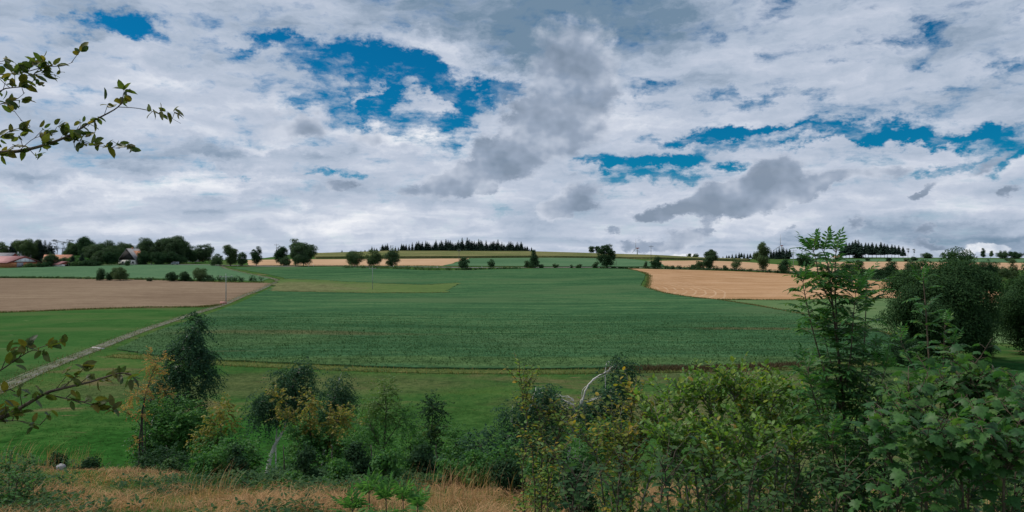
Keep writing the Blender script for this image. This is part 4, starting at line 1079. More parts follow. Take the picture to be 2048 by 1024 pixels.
while px < 1066:
    conifer(px, 905 + _crg.uniform(-4, 30), top_row(px) * _crg.choice((_crg.uniform(.62, .9), _crg.uniform(.85, 1.2))), LB, 'conifers along the hilltop', *(('pine', 1.1, None) if (750 < px < 800 and _crg.random() < .4) else ('spruce', _crg.uniform(.9, 1.35), _crg.choice((0, 1, 3, 5, 6)))))
    px += _crg.uniform(2.4, 4.6) if px > 830 else _crg.uniform(3.5, 7)
for px in (684, 700, 712, 722, 730): conifer(px, 905, _crg.uniform(3.5, 5.5), 'tiny dark conifer trailing off the far end of the hilltop row', 'small conifers at the row end', 'spruce', 1.5)
px = 1684
LB2 = 'tall dark conifer in the bare-stemmed group on the skyline behind the rowan'
while px < 1812:
    conifer(px, 860 + _crg.uniform(0, 25), np.interp(px, [1684, 1700, 1720, 1760, 1785, 1800, 1812], [30, 36, 36, 33, 29, 25, 22]) * _crg.uniform(.88, 1.06), LB2, 'tall conifers behind the rowan', 'spruce', .95, _crg.choice((2, 2, 4, 5)))
    px += _crg.uniform(5.5, 9.5)
conifer(1816, 862, 21, 'broken-topped pine at the open end of the tall conifers', 'tall conifers behind the rowan', 'pine', 1.1); conifer(1828, 862, 20, 'wide ragged pine ending the row of tall conifers', 'tall conifers behind the rowan', 'pine', 1.2)
LB3 = 'dark conifer in the low skyline wood behind the tall feathery tree'
px = 1446
while px < 1580:
    if not 1516 < px < 1540:
        conifer(px, 880 + _crg.uniform(0, 25), np.interp(px, [1446, 1470, 1490, 1500, 1545, 1560, 1575], [7, 11, 15, 13, 22, 24, 22]) * _crg.uniform(.8, 1.1), LB3, 'conifers behind the feathery tree', 'spruce', 1.15)
    px += _crg.uniform(4.5, 7.5)
for px, h, lb in ((1586, 15, 'short pine beside the pole-top on the skyline'), (1604, 20, 'tall bare-stemmed pine with a round top on the skyline'), (1613, 16, 'narrow pine next to the round-topped skyline pine'), (1624, 17, 'pine touching the tip of the tall rowan sapling'), (1640, 15, 'pine half hidden by the rowan tip'), (1656, 16, 'pine seen through the rowan leaves')):
    conifer(px, 860, h, lb, 'skyline pines', 'pine', 1.2)

# hedgerow trees on the far slope
FS = 'hedgerow trees on the far slope'
for px, py, h, w, sh, mt, lb in ((1612, 533, 30, 34, 'bush', lf_dark, 'dark clump of scrub behind the rowan, beside the pole'), (1700, 541, 14, 36, 'bush', lf_dark, 'low dark hedge bush seen through the rowan'),
        (1716, 556, 34, 36, 'cone', lf_oak, 'pyramid-shaped green tree beside the rowan on the far slope'), (1748, 558, 24, 34, 'bush', lf_dark, 'dark spreading bush next to the pyramid-shaped tree'), (1772, 558, 26, 34, 'bush', lf_dark, 'dark bush between the pyramid tree and the great round tree'), (1783, 545, 22, 22, 'round', lf_dark, 'small round dark tree on the far slope behind the bushes'),
        (1824, 560, 40, 34, 'round', lf_oak, 'tree rising behind the shoulder of the great round tree'), (1925, 556, 34, 34, 'loose', lf_oak2, 'grey-green loose tree behind the great round tree'), (1944, 560, 38, 32, 'round', lf_oak2, 'light green tree in the hedge beside the wire pole'), (1974, 562, 44, 42, 'round', lf_dark, 'dense dark tree in the hedge between the two great trees'), (2000, 560, 36, 30, 'round', lf_oak2, 'pale tree at the end of the hedge by the outer great tree'), (2026, 560, 40, 26, 'cone', lf_oak2, 'pointed pale tree behind the outer great tree'),
        (1735, 522, 7, 12, 'bush', lf_oak, 'small bush on the pale strip under the tall conifers'), (1777, 523, 9, 12, 'bush', lf_dark, 'dark bush on the pale strip under the tall conifers'), (1812, 523, 7, 14, 'bush', lf_oak, 'bush on the pale strip where the conifers end'), (1828, 522, 9, 13, 'bush', lf_dark, 'bush on the pale strip under the ragged pine')):
    tree_at(px, py, h, w, mt, sh, lb, 'bush' if sh == 'bush' else 'tree', group=FS, name='hedgerow_bush' if sh == 'bush' else 'hedgerow_tree')
tree_at(1872, 0, 222, 206, lf_great, 'round', 'great round dark tree standing by the pasture corner', Y=100, name='great_tree', leaf=.23, dens=2.2, clumps=92, crown_from=.0, hole=.03, trunk_r=.32)
tree_at(2086, 0, 190, 168, lf_great, 'round', 'second great dark tree, cut by the picture edge', Y=106, name='great_tree', leaf=.23, dens=2.2, clumps=84, crown_from=.0, hole=.03, trunk_r=.32)
tree_at(1800, 0, 74, 70, lf_dark, 'bush', 'dark skirt of shrubs in front of the great round tree', 'bush', Y=93, name='skirt_shrub', leaf=.15)
tree_at(1965, 0, 44, 70, lf_dark, 'bush', 'shrubs filling the gap between the two great trees', 'bush', Y=104, name='skirt_shrub', leaf=.15)
tree_at(2050, 0, 95, 66, lf_mid, 'bush', 'small rounded shrub in the pasture corner below the great trees', 'bush', Y=46, name='pasture_shrub', leaf=.10)

# hedge bushes beside the ploughed field
HB = 'bushes on the edge of the ploughed field'
for px, h, w, mt, lb in ((203, 25, 24, lf_dark, 'first bush of the close pair above the ploughed field, split in two lobes'), (222, 22, 18, lf_dark, 'smaller twin pressed against the first ploughed-field bush'), (240, 29, 34, lf_oak2, 'looser grey-green bush next to the close pair'), (343, 22, 24, lf_dark, 'low dark bush, middle group above the ploughed field'), (368, 23, 27, lf_dark, 'rounded dark bush touching its neighbour in the middle group'), (400, 32, 30, lf_oak2, 'tallest light-topped bush above the ploughed field'), (300, 9, 14, lf_oak, 'stunted little bush on the field margin'), (418, 12, 22, lf_oak, 'low spreading bush after the tallest one')):
    tree_at(px, 561 if px < 300 else 562.5, h, w, mt, 'bush', lb, 'bush', group=HB, name='field_bush')
def hedge(name, label, pts, hgt, wid, mat, seed, leaf=.42, per=70, group=None):
    """hedge that reads as one run: foliage on many stems"""
    rg = rs(seed); P = [W(*p) for p in pts]; o = P[0].copy()
    e = empty(name, tuple(o), label, 'hedge', group); L = Leaves(); m = MB()
    for a, b in zip(P[:-1], P[1:]):
        n = max(2, int(np.linalg.norm(b - a) / (wid * .7)))
        for k in range(n):
            c = a + (b - a) * (k + rg.rand()) / n; c = c + np.array([rg.normal() * .3, rg.normal() * wid * .25, 0]); c[2] = float(H(c[0], c[1]))
            hh = hgt * rg.uniform(.45, 1.15)
            C = np.array([c + [rg.normal() * wid * .2, rg.normal() * wid * .2, hh * f] for f in (.3, .65)])
            foliage_clumps(rg, L, C - o, wid * .5, per, leaf, 'flake', c - o, .1, W=1.2)
            m.tube(np.array([c - o - [0, 0, .1], c - o + [0, 0, hh * .6]]), np.array([.06, .03]), 5)
    L.build('foliage', mat, e); m.build('stems', bark_dark, e); return e
hedge('hedge', 'low dark hedge running up to the bend of the farm track', [(425, 563), (470, 564), (524, 563.5)], 2.4, 2.6, lf_dark, 21)
hedge('hedge', 'thin ragged hedge line along the top of the ploughed field', [(150, 557.5), (260, 559.5), (340, 561.5), (430, 563.5)], .9, 1.6, lf_bramble, 22, leaf=.34, per=40)
hedge('hedge', 'thin hedge strip at the far side of the ploughed field by the shed', [(-60, 556), (60, 556), (150, 557)], .7, 1.2, lf_bramble, 28, leaf=.34, per=40)
hedge('hedge', 'dark overgrown bank below the three ball-shaped trees', [(690, 536), (760, 537.5), (860, 541), (910, 541)], 1.2, 3.0, lf_bramble, 23)
hedge('hedge', 'weedy verge between the tall pole and the cone-shaped tree', [(910, 541), (960, 539.5), (1040, 537.5)], .8, 2.0, lf_bramble, 24)
hedge('hedge', 'low dark hedge behind the gold stubble, from pole to feathery tree', [(1296, 538), (1400, 540.5), (1500, 543.5), (1560, 547), (1590, 549)], 2.0, 2.6, lf_dark, 25)
hedge('hedge', 'dark hedge behind the rowan on the far slope', [(1590, 549), (1660, 553), (1740, 559), (1800, 563)], 2.2, 3.0, lf_dark, 26)
hedge('hedge', 'brown weedy verge on the ridge in front of the crop', [(1200, 537.5), (1240, 537), (1280, 537.5)], .9, 1.6, lf_bramble, 27)

# ------------------------------------------------------------------ village wood
VW = 'trees around the village'
vt = [(6, 600, 40, 36, 'round', lf_oak2, 'pale round tree at the outer end of the village wood'), (34, 610, 44, 22, 'loose', lf_oak2, 'thin-topped tree behind the brick barn'), (54, 590, 46, 44, 'round', lf_oak2, 'greyish broad tree directly behind the brick barn'), (72, 600, 46, 26, 'loose', lf_oak2, 'sparse grey tree after the broad tree behind the barn'),
      (140, 600, 48, 30, 'loose', lf_oak2, 'see-through tall tree behind the orange-roofed house'), (148, 590, 40, 34, 'round', lf_oak, 'dark tree over the orange roof'), (160, 590, 46, 34, 'round', lf_dark, 'dark tree left of the twin-topped tree in the wood'), (172, 585, 52, 42, 'round', lf_dark, 'twin-topped tall dark tree in the village wood'),
      (190, 540, 36, 54, 'round', lf_oak, 'broad mid-green tree over the small sheds'), (214, 545, 42, 64, 'round', lf_oak, 'wide domed tree in the middle of the village wood'), (236, 560, 44, 50, 'round', lf_oak, 'high-crowned tree just before the dark farmhouse'), (222, 490, 30, 32, 'round', lf_dark, 'small dark tree at the farmhouse corner'), (198, 492, 30, 30, 'round', lf_oak, 'rounded green tree in front of the domed tree'),
      (262, 600, 40, 30, 'loose', lf_oak2, 'loose tree peeping over the farmhouse roof'), (303, 520, 50, 56, 'round', lf_oak, 'great broad tree beside the farmhouse'), (326, 520, 54, 44, 'round', lf_oak, 'tree between the farmhouse tree and the tallest crown'), (350, 520, 60, 56, 'round', lf_oak, 'tallest crown of the village wood, open to the sky'), (374, 530, 40, 36, 'round', lf_dark, 'lower dark tree past the tallest crown'), (391, 540, 36, 34, 'round', lf_oak, 'green tree above the parked cars'), (410, 545, 40, 36, 'round', lf_oak, 'last round tree of the village wood, by the red tractor'),
      (288, 500, 30, 30, 'bush', lf_dark, 'dark shrub mass under the great broad tree'), (318, 503, 26, 40, 'bush', lf_dark, 'shrubs under the middle trees of the wood'), (352, 512, 26, 44, 'bush', lf_dark, 'shrubs under the tallest crown'), (104, 478, 28, 30, 'bush', lf_oak, 'ball-shaped bush in front of the orange-roofed house'), (28, 468, 13, 20, 'bush', lf_dark, 'bush against the brick barn wall'), (58, 466, 8, 26, 'bush', lf_bramble, 'low scrub at the barn corner'), (80, 466, 9, 22, 'bush', lf_dark, 'small dark bush at the end of the brick barn'), (92, 472, 12, 18, 'bush', lf_dark, 'bush between barn and red-roofed shed'),
      (150, 480, 11, 26, 'bush', lf_bramble, 'scrub beside the red-roofed shed'), (172, 480, 12, 34, 'bush', lf_dark, 'long low bush below the domed tree'), (192, 480, 11, 30, 'bush', lf_dark, 'low bush below the rounded green tree'), (255, 478, 13, 12, 'bush', lf_oak, 'bush before the white wall of the farmhouse'), (20, 560, 20, 34, 'bush', lf_oak, 'green bush behind the far grey roof'), (130, 500, 16, 30, 'bush', lf_oak, 'green scrub over the red-roofed shed'), (158, 500, 20, 40, 'bush', lf_mid, 'lighter green scrub under the conifers')]
for px, Y, h, w, sh, mt, lb in vt:
    tree_at(px, 0, h, w, mt, sh, lb, 'bush' if sh == 'bush' else 'tree', group=VW, name='village_bush' if sh == 'bush' else 'village_tree', Y=Y, leaf=.5, crown_from=.05)
for px, Y, h, k, lb in ((24, 600, 42, 'spruce', 'dark spruce rising behind the brick barn'), (80, 600, 44, 'spruce', 'first of a dark pair of spruces in the village wood'), (90, 605, 45, 'spruce', 'taller of the dark pair of spruces in the village wood'), (100, 600, 42, 'spruce', 'spruce at the side of the dark pair'), (114, 620, 50, 'pine', 'tall thin pine standing above the village wood'), (126, 620, 44, 'pine', 'pine next to the tall thin one'), (139, 620, 48, 'pine', 'wispy pine over the orange roof'), (38, 620, 44, 'pine', 'thin pine behind the barn spruce'), (145, 488, 25, 'spruce', 'small blue-dark spruce in a garden'), (164, 488, 27, 'spruce', 'slightly taller garden spruce'), (168, 600, 52, 'spruce', 'spruce tip between the twin tops')):
    conifer(px, Y, h, lb, 'conifers in the village', k, 1.35 if k == 'spruce' else 1.1)

# ------------------------------------------------------------------ buildings
brick = surf('brick_orange', [(.2, (.30, .12, .055)), (.8, (.44, .19, .085))], 1.2, .85)
red_wood = surf('red_boards', [(.2, (.20, .042, .034)), (.8, (.27, .065, .05))], 1.5, .8)
roof_red = surf('roof_red', [(.2, (.30, .12, .115)), (.8, (.40, .185, .175))], .8, .7)
roof_orange = surf('roof_orange', [(.2, (.32, .135, .075)), (.8, (.44, .21, .13))], 1.0, .8)
roof_grey = surf('roof_grey', [(.2, (.15, .15, .165)), (.8, (.25, .245, .26))], .9, .8)
white_wall = surf('render_white', [(.2, (.55, .54, .51)), (.8, (.70, .69, .66))], .7, .85)
grey_wall = surf('render_grey', [(.2, (.24, .24, .25)), (.8, (.36, .36, .37))], .7, .85)
dark_wood = surf('boards_dark', [(.2, (.016, .015, .015)), (.8, (.035, .032, .030))], 1.5, .8)
steel = surf('sheet_grey', [(.2, (.22, .23, .25)), (.8, (.32, .33, .35))], .9, .6)
pale = surf('glazing_pale', [(.2, (.55, .58, .60)), (.8, (.72, .74, .76))], .7, .4)
glassy = surf('window_glass', [(.2, (.03, .035, .04)), (.8, (.07, .075, .08))], .7, .12, spec=.6)
def gabled(name, label, px, Y, rz, Wd, Ln, he, hr, wall, roof, gable_mat, sink=.3, over=.5, openings=(), gable_from=None, cat='house'):
    """gabled building: local +x is the ridge, the gable end at x=0 faces -x (towards the viewer once turned)"""
    p = G(px, Y, -sink); e = empty(name, tuple(p), label, cat, None, rz); b = Wd / 2; he += sink; hr += sink
    m = MB(); m.prism([(0, -b, 0), (0, b, 0), (0, b, he), (0, -b, he)], (Ln, 0, 0)); m.build('wall', wall, e)
    g = MB(); g.prism([(-.06, -b, he), (-.06, b, he), (-.06, 0, hr)], (Ln + .12, 0, 0)); g.build('gable', gable_mat, e)
    t = .22
    rf = MB()
    k = (hr - he) / b
    for s in (1, -1):
        y0, z0 = s * (b + over), he - over * k
        rf.prism([(-over, 0, hr), (-over, y0, z0), (-over, y0, z0 + t), (-over, 0, hr + t)], (Ln + 2 * over, 0, 0))
    rf.build('roof', roof, e)
    for nm, mt, y0, y1, z0, z1, *rest in openings:
        o = MB(); d = rest[0] if rest else .10
        if nm == 'gable_glazing':
            poly = [(-.06 - d, y, z + sink) for y, z in mt[1]]; o.prism(poly, (d, 0, 0)); w = o.build(nm, mt[0], e)
            mu = MB()
            for yy in np.linspace(mt[1][0][0] + 1, mt[1][1][0] - 1, 7): mu.box(-.10 - d, -.06 - d, yy - .09, yy + .09, z0 + sink, z0 + sink + z1 * (1 - abs(yy) / b * .85))
            mu.build('mullion', steel, w)
        else:
            o.box(-d, -.005, y0, y1, z0 + sink, z1 + sink); w = o.build(nm, mt, e)
            if nm == 'window':
                f = MB()
                for a in ((y0 - .12, y0, z0 - .1, z1 + .1), (y1, y1 + .12, z0 - .1, z1 + .1), (y0, y1, z1, z1 + .1), (y0, y1, z0 - .1, z0)): f.box(-d - .04, -.005, a[0], a[1], a[2] + sink, a[3] + sink)
                f.build('frame', white_wall, w)
    return e
# +x local = ridge direction; rz turns it. Barn: ridge runs away to the outside of the picture
B = gabled('brick_barn', 'long low barn with a red roof, orange brick gable and a grey sliding door', 50, 470, math.atan2(.62, -.78), 19.5, 46, 2.9, 7.0, brick, roof_red, red_wood, cat='barn',
       openings=[('door', steel, 1.0, 4.6, 0, 3.0), ('gable_glazing', (pale, [(6.2, 3.45), (-6.2, 3.45), (-3.4, 5.0), (0, 6.0), (3.4, 5.0)]), 0, 0, 3.45, 2.4)])
for c in B.children:
    if c.name.startswith('door'):
        h = MB(); h.box(-.2, -.10, 1.3, 1.4, 1.2, 1.9); h.build('handle', dark_wood, c)
gabled('red_roofed_shed', 'small low shed with a pale red roof beside the brick barn', 133, 478, math.atan2(.5, -.86), 9.5, 13, 1.3, 3.1, white_wall, roof_red, red_wood, cat='shed', openings=[('door', dark_wood, -1, 1, 0, 1.2)])
gabled('orange_roofed_house', 'house with a grey gable and an orange tiled roof behind the ball-shaped bush', 90, 520, math.atan2(.35, .94), 11, 17, 2.6, 6.9, grey_wall, roof_orange, grey_wall, openings=[('window', glassy, -1.5, -.3, 4.0, 5.3), ('window', glassy, .6, 1.8, 4.0, 5.3)])
gabled('grey_roofed_house', 'low house with a grey roof at the edge behind the brick barn', 30, 545, math.atan2(.3, -.95), 11, 24, 3.5, 8.0, white_wall, roof_grey, red_wood, openings=[('window', glassy, -2, -.6, 3.6, 4.8)])
FH = gabled('farmhouse', 'old farmhouse with a black boarded gable over a white ground floor', 254, 497, math.atan2(1.0, -.02), 11.6, 16, 3.4, 11.0, white_wall, roof_grey, dark_wood, over=.7,
       openings=[('window', glassy, -4.6, -3.4, 1.0, 2.3), ('door', brick, -2.0, -.9, .05, 2.2), ('window', glassy, 2.2, 3.4, 1.0, 2.3)])
pt = MB(); k = (11.0 - 3.4) / 5.8
pt.prism([(6.0, -1.2, 11.3 + .24 - 1.2 * k), (6.0, -5.9, 11.3 + .24 - 5.9 * k), (6.0, -5.9, 11.3 + .30 - 5.9 * k), (6.0, -1.2, 11.3 + .30 - 1.2 * k)], (9.5, 0, 0))
_o = pt.build('roof_patch', roof_orange, FH); _o['label'] = 'orange tiled part of the grey roof'
ch = MB(); ch.box(7, 7.8, -.4, .4, 10.8, 12.4); ch.build('chimney', brick, FH)
HT = gabled('roadside_cottage', 'tiny red-roofed cottage on the skyline behind the rowan', 1666, 850, math.atan2(.2, .98), 6, 9, 1.8, 4.0, white_wall, roof_orange, white_wall, openings=[('window', glassy, -.6, .6, .6, 1.5)], cat='cottage')

# ------------------------------------------------------------------ vehicles
def paint(name, c, r=.35):
    m, t, out = new_mat(name); b = t.n('ShaderNodeBsdfPrincipled')
    n = t.noise(t.n('ShaderNodeTexCoord').outputs['Object'], 3, 3)
    t.link(t.ramp(n, [(.3, tuple(x * .9 for x in c)), (.7, c)]), b.inputs['Base Color']); b.inputs['Roughness'].default_value = r
    t.link(b.outputs[0], out.inputs[0]); return m
rubber = surf('rubber', [(.2, (.02, .02, .02)), (.8, (.04, .04, .04))], 8, .8)
white_paint = paint('paint_white', (.78, .78, .78)); grey_paint = paint('paint_greyblue', (.20, .225, .26)); red_paint = paint('paint_red', (.45, .04, .035)); green_paint = paint('paint_green', (.05, .16, .07))
chrome = paint('lamp_glass', (.7, .7, .65), .15)
def wheel(e, x, y, r, w):
    m = MB(); a = np.linspace(0, 2 * PI, 17)[:-1]; m.prism([(x + r * math.cos(q), y - w / 2, r + r * math.sin(q)) for q in a], (0, w, 0)); o = m.build('wheel', rubber, e)
    h = MB(); s = 1 if y > 0 else -1
    h.prism([(x + r * .55 * math.cos(q), y + s * w / 2, r + r * .55 * math.sin(q)) for q in a], (0, s * .02, 0)); h.build('rim', steel, o)
def vehicle(name, label, cat, px, Y, rz, prof, wd, mt, glass, wheels, r=.33, dz=0.2):
    p = G(px, Y, dz); e = empty(name, tuple(p), label, cat, None, rz); b = wd / 2
    m = MB(); m.prism([(x, -b, z) for x, z in prof], (0, wd, 0)); o = m.build('body', mt, e)
    bv = o.modifiers.new('bevel', 'BEVEL'); bv.width = .06; bv.segments = 2
    for s in (1, -1):
        for g in glass:
            w = MB(); y0 = s * (b + .004); w.prism([(x, y0, z) for x, z in g], (0, s * .012, 0)); w.build('window', glassy, e)
    for x in wheels:
        for s in (1, -1): wheel(e, x, s * (b - .1), r, .22)
    x1 = max(x for x, z in prof)
    for s in (1, -1):
        l = MB(); l.box(x1 - .02, x1 + .03, s * b * .75 - .14, s * b * .75 + .14, .68, .84); l.build('headlight', chrome, e)
    return e
VAN = [(-2.35, .35), (2.35, .35), (2.4, .8), (2.2, 1.1), (1.75, 1.2), (1.25, 1.88), (-2.25, 1.9), (-2.4, 1.6)]
CAR = [(-2.05, .35), (2.05, .35), (2.1, .7), (1.95, .88), (1.05, .98), (.45, 1.42), (-1.0, 1.46), (-1.75, 1.0), (-2.1, .95)]
vehicle('delivery_van', 'grey-blue van on the road in front of the village wood', 'van', 350, 497, PI + .1, VAN, 1.9, grey_paint, [[(1.6, 1.22), (1.2, 1.74), (.55, 1.76), (.5, 1.22)], [(.2, 1.22), (.2, 1.76), (-.8, 1.76), (-.8, 1.22)]], (-1.45, 1.5))
vehicle('parked_car', 'white parked car under the last trees of the village', 'car', 382, 560, .1, CAR, 1.75, white_paint, [[(.95, 1.0), (.4, 1.36), (-.2, 1.38), (-.2, 1.0)], [(-.35, 1.0), (-.35, 1.38), (-.95, 1.38), (-1.55, 1.02)]], (-1.3, 1.3))
vehicle('parked_car', 'second white parked car, close to the red tractor', 'car', 393, 560, .2, CAR, 1.75, white_paint, [[(.95, 1.0), (.4, 1.36), (-.2, 1.38), (-.2, 1.0)], [(-.35, 1.0), (-.35, 1.38), (-.95, 1.38), (-1.55, 1.02)]], (-1.3, 1.3))
vehicle('tractor', 'red tractor with a green roof beside the white cars', 'tractor', 402, 560, .3, [(-1.6, .6), (1.9, .6), (1.9, 1.35), (.4, 1.45), (.3, 2.4), (-1.2, 2.45), (-1.3, 1.3), (-1.6, 1.2)], 1.5, red_paint, [[(.25, 1.5), (.15, 2.3), (-1.05, 2.3), (-1.05, 1.5)]], (-.9, 1.4), .62)

# ------------------------------------------------------------------ poles, turbines, marker posts
wood_pole = surf('pole_wood', [(.2, (.060, .055, .050)), (.8, (.12, .11, .10))], 3, .85); pole_grey = surf('pole_grey', [(.2, (.18, .21, .20)), (.8, (.28, .31, .30))], 2, .8)
porcelain = surf('porcelain', [(.2, (.30, .30, .28)), (.8, (.45, .44, .42))], 5, .3)
def utility_pole(px, base, top, label, mt=None, arm=1.5, turn=0.0, Y=None, thick=.14):
    p = at(px, base) if Y is None else G(px, Y); h = (base - top) * mpp(p) if Y is None else base
    e = empty('utility_pole', tuple(p), label, 'utility pole', 'wire poles across the fields', turn)
    m = MB(); m.tube(np.array([[0, 0, -.5], [0, 0, h * .5], [0, 0, h]]), np.array([thick, thick * .85, thick * .7]), 8); m.build('pole', mt or wood_pole, e, True)
    if arm:
        c = MB(); c.box(-arm, arm, -.16, -.02, h - .75, h - .55); ca = c.build('crossarm', mt or wood_pole, e)
        for x in (-arm * .92, 0, arm * .92):
            i = MB(); z0 = h - .55 if x else h; i.tube(np.array([[x, -.09 if x else 0, z0], [x, -.09 if x else 0, z0 + .16], [x, -.09 if x else 0, z0 + .34]]), np.array([.06, .10, .05]), 8); i.build('insulator', porcelain, ca)
    return e
utility_pole(452, 608, 549.5, 'grey-green wire pole with a wide crossarm at the corner of the ploughed field', pole_grey, 1.9, .1)
utility_pole(745, 580, 534, 'pale thin wire pole standing in the crop by the mown patch', pole_grey, 1.3, .3, thick=.11)
utility_pole(918, 539, 499.5, 'tall dark wire pole beside the egg-shaped bush on the ridge', wood_pole, .9, .4)
utility_pole(553, 527, 488, 'wire pole with a crossarm on the pale stubble among the road trees', wood_pole, 1.5, .1)
utility_pole(1302, 532, 491, 'wire pole on the skyline above the narrow end of the gold stubble', wood_pole, 1.5, .2)
utility_pole(1587, 533, 500, 'wire pole with a long crossarm by the rowan on the far slope', pole_grey, 2.3, .1, thick=.18)
utility_pole(1954, 539, 512, 'wire pole on the golden hillside between the two great trees', wood_pole, .9, .2)
utility_pole(309, 528.5, 503, 'wire pole in front of the great broad village tree', pole_grey, .6, .2)
utility_pole(267, 529, 503, 'wire pole beside the farmhouse gable', pole_grey, .6, .1)
utility_pole(476, 531.5, 510, 'short wire pole at the foot of the loose-crowned tree', pole_grey, .5, .1)
utility_pole(1233, 531.5, 519, 'short bare post in the pale green field beyond the big dark tree', wood_pole, 0, thick=.12)
marker_w = surf('marker_white', [(.2, (.70, .70, .68)), (.8, (.82, .82, .80))], 5, .5); marker_b = surf('marker_black', [(.2, (.02, .02, .02)), (.8, (.04, .04, .04))], 5, .5)
for px, py, lb in ((617, 533, 'at the foot of the broad dense tree'), (627, 533, 'just past the broad dense tree'), (701, 533.7, 'under the first ball-shaped tree'), (787, 534.5, 'under the last ball-shaped tree'), (875, 537, 'in the bend before the tall dark pole'), (964, 536.2, 'between the egg-shaped bush and the small round bush'), (1140, 536.3, 'in the scrub of the ridge'), (1306, 537.7, 'first of two below the dark bush and pole'), (1312, 537.9, 'second of two below the dark bush and pole'), (1472, 542, 'under the sparse thin tree'), (1480, 542.4, 'just past the sparse thin tree'), (1566, 547.3, 'at the foot of the wide dark bush'), (285, 529.4, 'on the village road before the great broad tree'), (302, 529.3, 'on the village road by the great broad tree, smaller'), (476, 532.8, 'at the end of the farm track')):
    p = at(px, py); e = empty('marker_post', tuple(p + np.array([0, -.4, 0])), 'white road marker post ' + lb, 'marker post', 'marker posts along the road')
    m = MB(); m.prism([(-.09, -.06, -.1), (.09, -.06, -.1), (.09, .06, -.1), (-.09, .06, -.1)], (0, 0, 1.25)); m.build('post', marker_w, e)
    m = MB(); m.prism([(-.093, -.063, .78), (.093, -.063, .78), (.093, .063, .78), (-.093, .063, .78)], (0, 0, .2)); m.build('band', marker_b, e)
def turbine(px, hub_py, Y, blade_px, a0, label, twist):
    g = G(px, Y); hz = -(hub_py - 512) / F * Y; h = hz - g[2]; bl = blade_px / F * Y
    e = empty('wind_turbine', tuple(g), label, 'wind turbine', 'wind turbines beyond the hill', twist)
    m = MB(); m.tube(np.array([[0, 0, -1], [0, 0, h * .5], [0, 0, h]]), np.array([2.0, 1.6, 1.1]), 12); m.build('tower', pole_grey, e, True)
    n = MB(); n.prism([(-4.0, -1.6, h - 1.0), (6.5, -1.4, h - .9), (6.5, -1.2, h + 1.8), (-4.0, -1.6, h + 1.6)], (0, 3.0, 0)); n.build('nacelle', red_paint, e)
    r = MB(); r.tube(np.array([[-6.2, 0, h], [-5.4, 0, h], [-4.0, 0, h]]), np.array([.3, 1.3, 1.5]), 10); hb = r.build('hub', steel, e, True)
    for k in range(3):
        a = a0 + k * 2 * PI / 3; d = np.array([0, math.sin(a), math.cos(a)]); s = np.array([0, math.cos(a), -math.sin(a)]); o = np.array([-5.2, 0, h])
        b = MB(); b.prism([o + d * bl * f + s * w for f, w in ((.02, -.5), (.2, -.9), (1, -.1), (1, .12), (.25, 1.3), (.02, .5))], (-.35, 0, 0)); b.build('blade', steel, e)
    return e
turbine(1274.5, 496.5, 2400, 18, .05, 'wind turbine with a red nacelle just above the maize skyline', .35)
turbine(1563, 491.5, 2400, 23, -.03, 'wind turbine rising behind the low conifers past the feathery tree', .5)
# culvert slab across the track, marker at the pole foot
con = surf('concrete', [(.2, (.38, .37, .36)), (.8, (.52, .51, .49))], 4, .8)
p = W(196, 697); m = MB(); m.box(-1.5, 1.5, -.22, .22, -.1, .10); m.box(-1.45, 1.45, -.06, .06, .10, .13); o = m.build('drain_slab', con); o.location = tuple(p + [0, 0, .03]); o.rotation_euler = (0, 0, -.55)
tag(o, 'pale concrete drain slab laid across the farm track', 'drain')
p = W(447, 609.5)
e = empty('marker_board', tuple(p), 'small pinkish warning board at the foot of the corner wire pole', 'marker board')
m = MB(); m.box(-.04, .04, -.04, .04, -.2, 1.0); m.build('post', pole_grey, e)
m = MB(); m.box(-1.0, 1.0, -.07, -.045, .30, .95); m.build('board', surf('board_pink', [(.2, (.50, .22, .19)), (.8, (.62, .33, .29))], 2.5, .7), e)
# ------------------------------------------------------------------ trees on the scarp below the viewpoint
SB_ = 'young trees on the slope'
guided_tree('birch_tree', 'tall narrow birch with dark hanging foliage, leaning over the farm track', 'tree', 26,
    [([(292, 945, 0), (302, 866, 0), (313, 822, .1), (343, 742, .3), (376, 670, .3), (398, 640, .2)], .055, .012)],
    [(395, 650, 17, 24, 13), (377, 688, 26, 26, 19), (350, 706, 14, 20, 7), (402, 716, 22, 26, 15), (362, 742, 28, 26, 18), (408, 762, 16, 30, 11), (334, 772, 18, 24, 9), (386, 790, 18, 20, 8), (398, 826, 14, 14, 5), (312, 800, 12, 24, 5)], lf_birch, 301, leaf=.062, twigs=11, per_twig=12, twig_len=.5, droop=.7, bark=bark_birch, kind='round', group=SB_)
guided_tree('thicket_shrub', 'dense green shrub packed round the foot of the tall narrow birch', 'shrub', 24,
    [([(330, 950, 0), (345, 860, .2), (350, 800, .2)], .04, .01), ([(360, 950, 0), (380, 880, -.2)], .03, .01)],
    [(345, 845, 60, 50, 42), (330, 905, 62, 38, 30), (388, 880, 34, 46, 18), (305, 870, 26, 46, 12)], lf_mid, 302, leaf=.07, twigs=11, per_twig=11, twig_len=.4, droop=.25, crown='foliage', trunk='stems', group='shrubs on the slope')
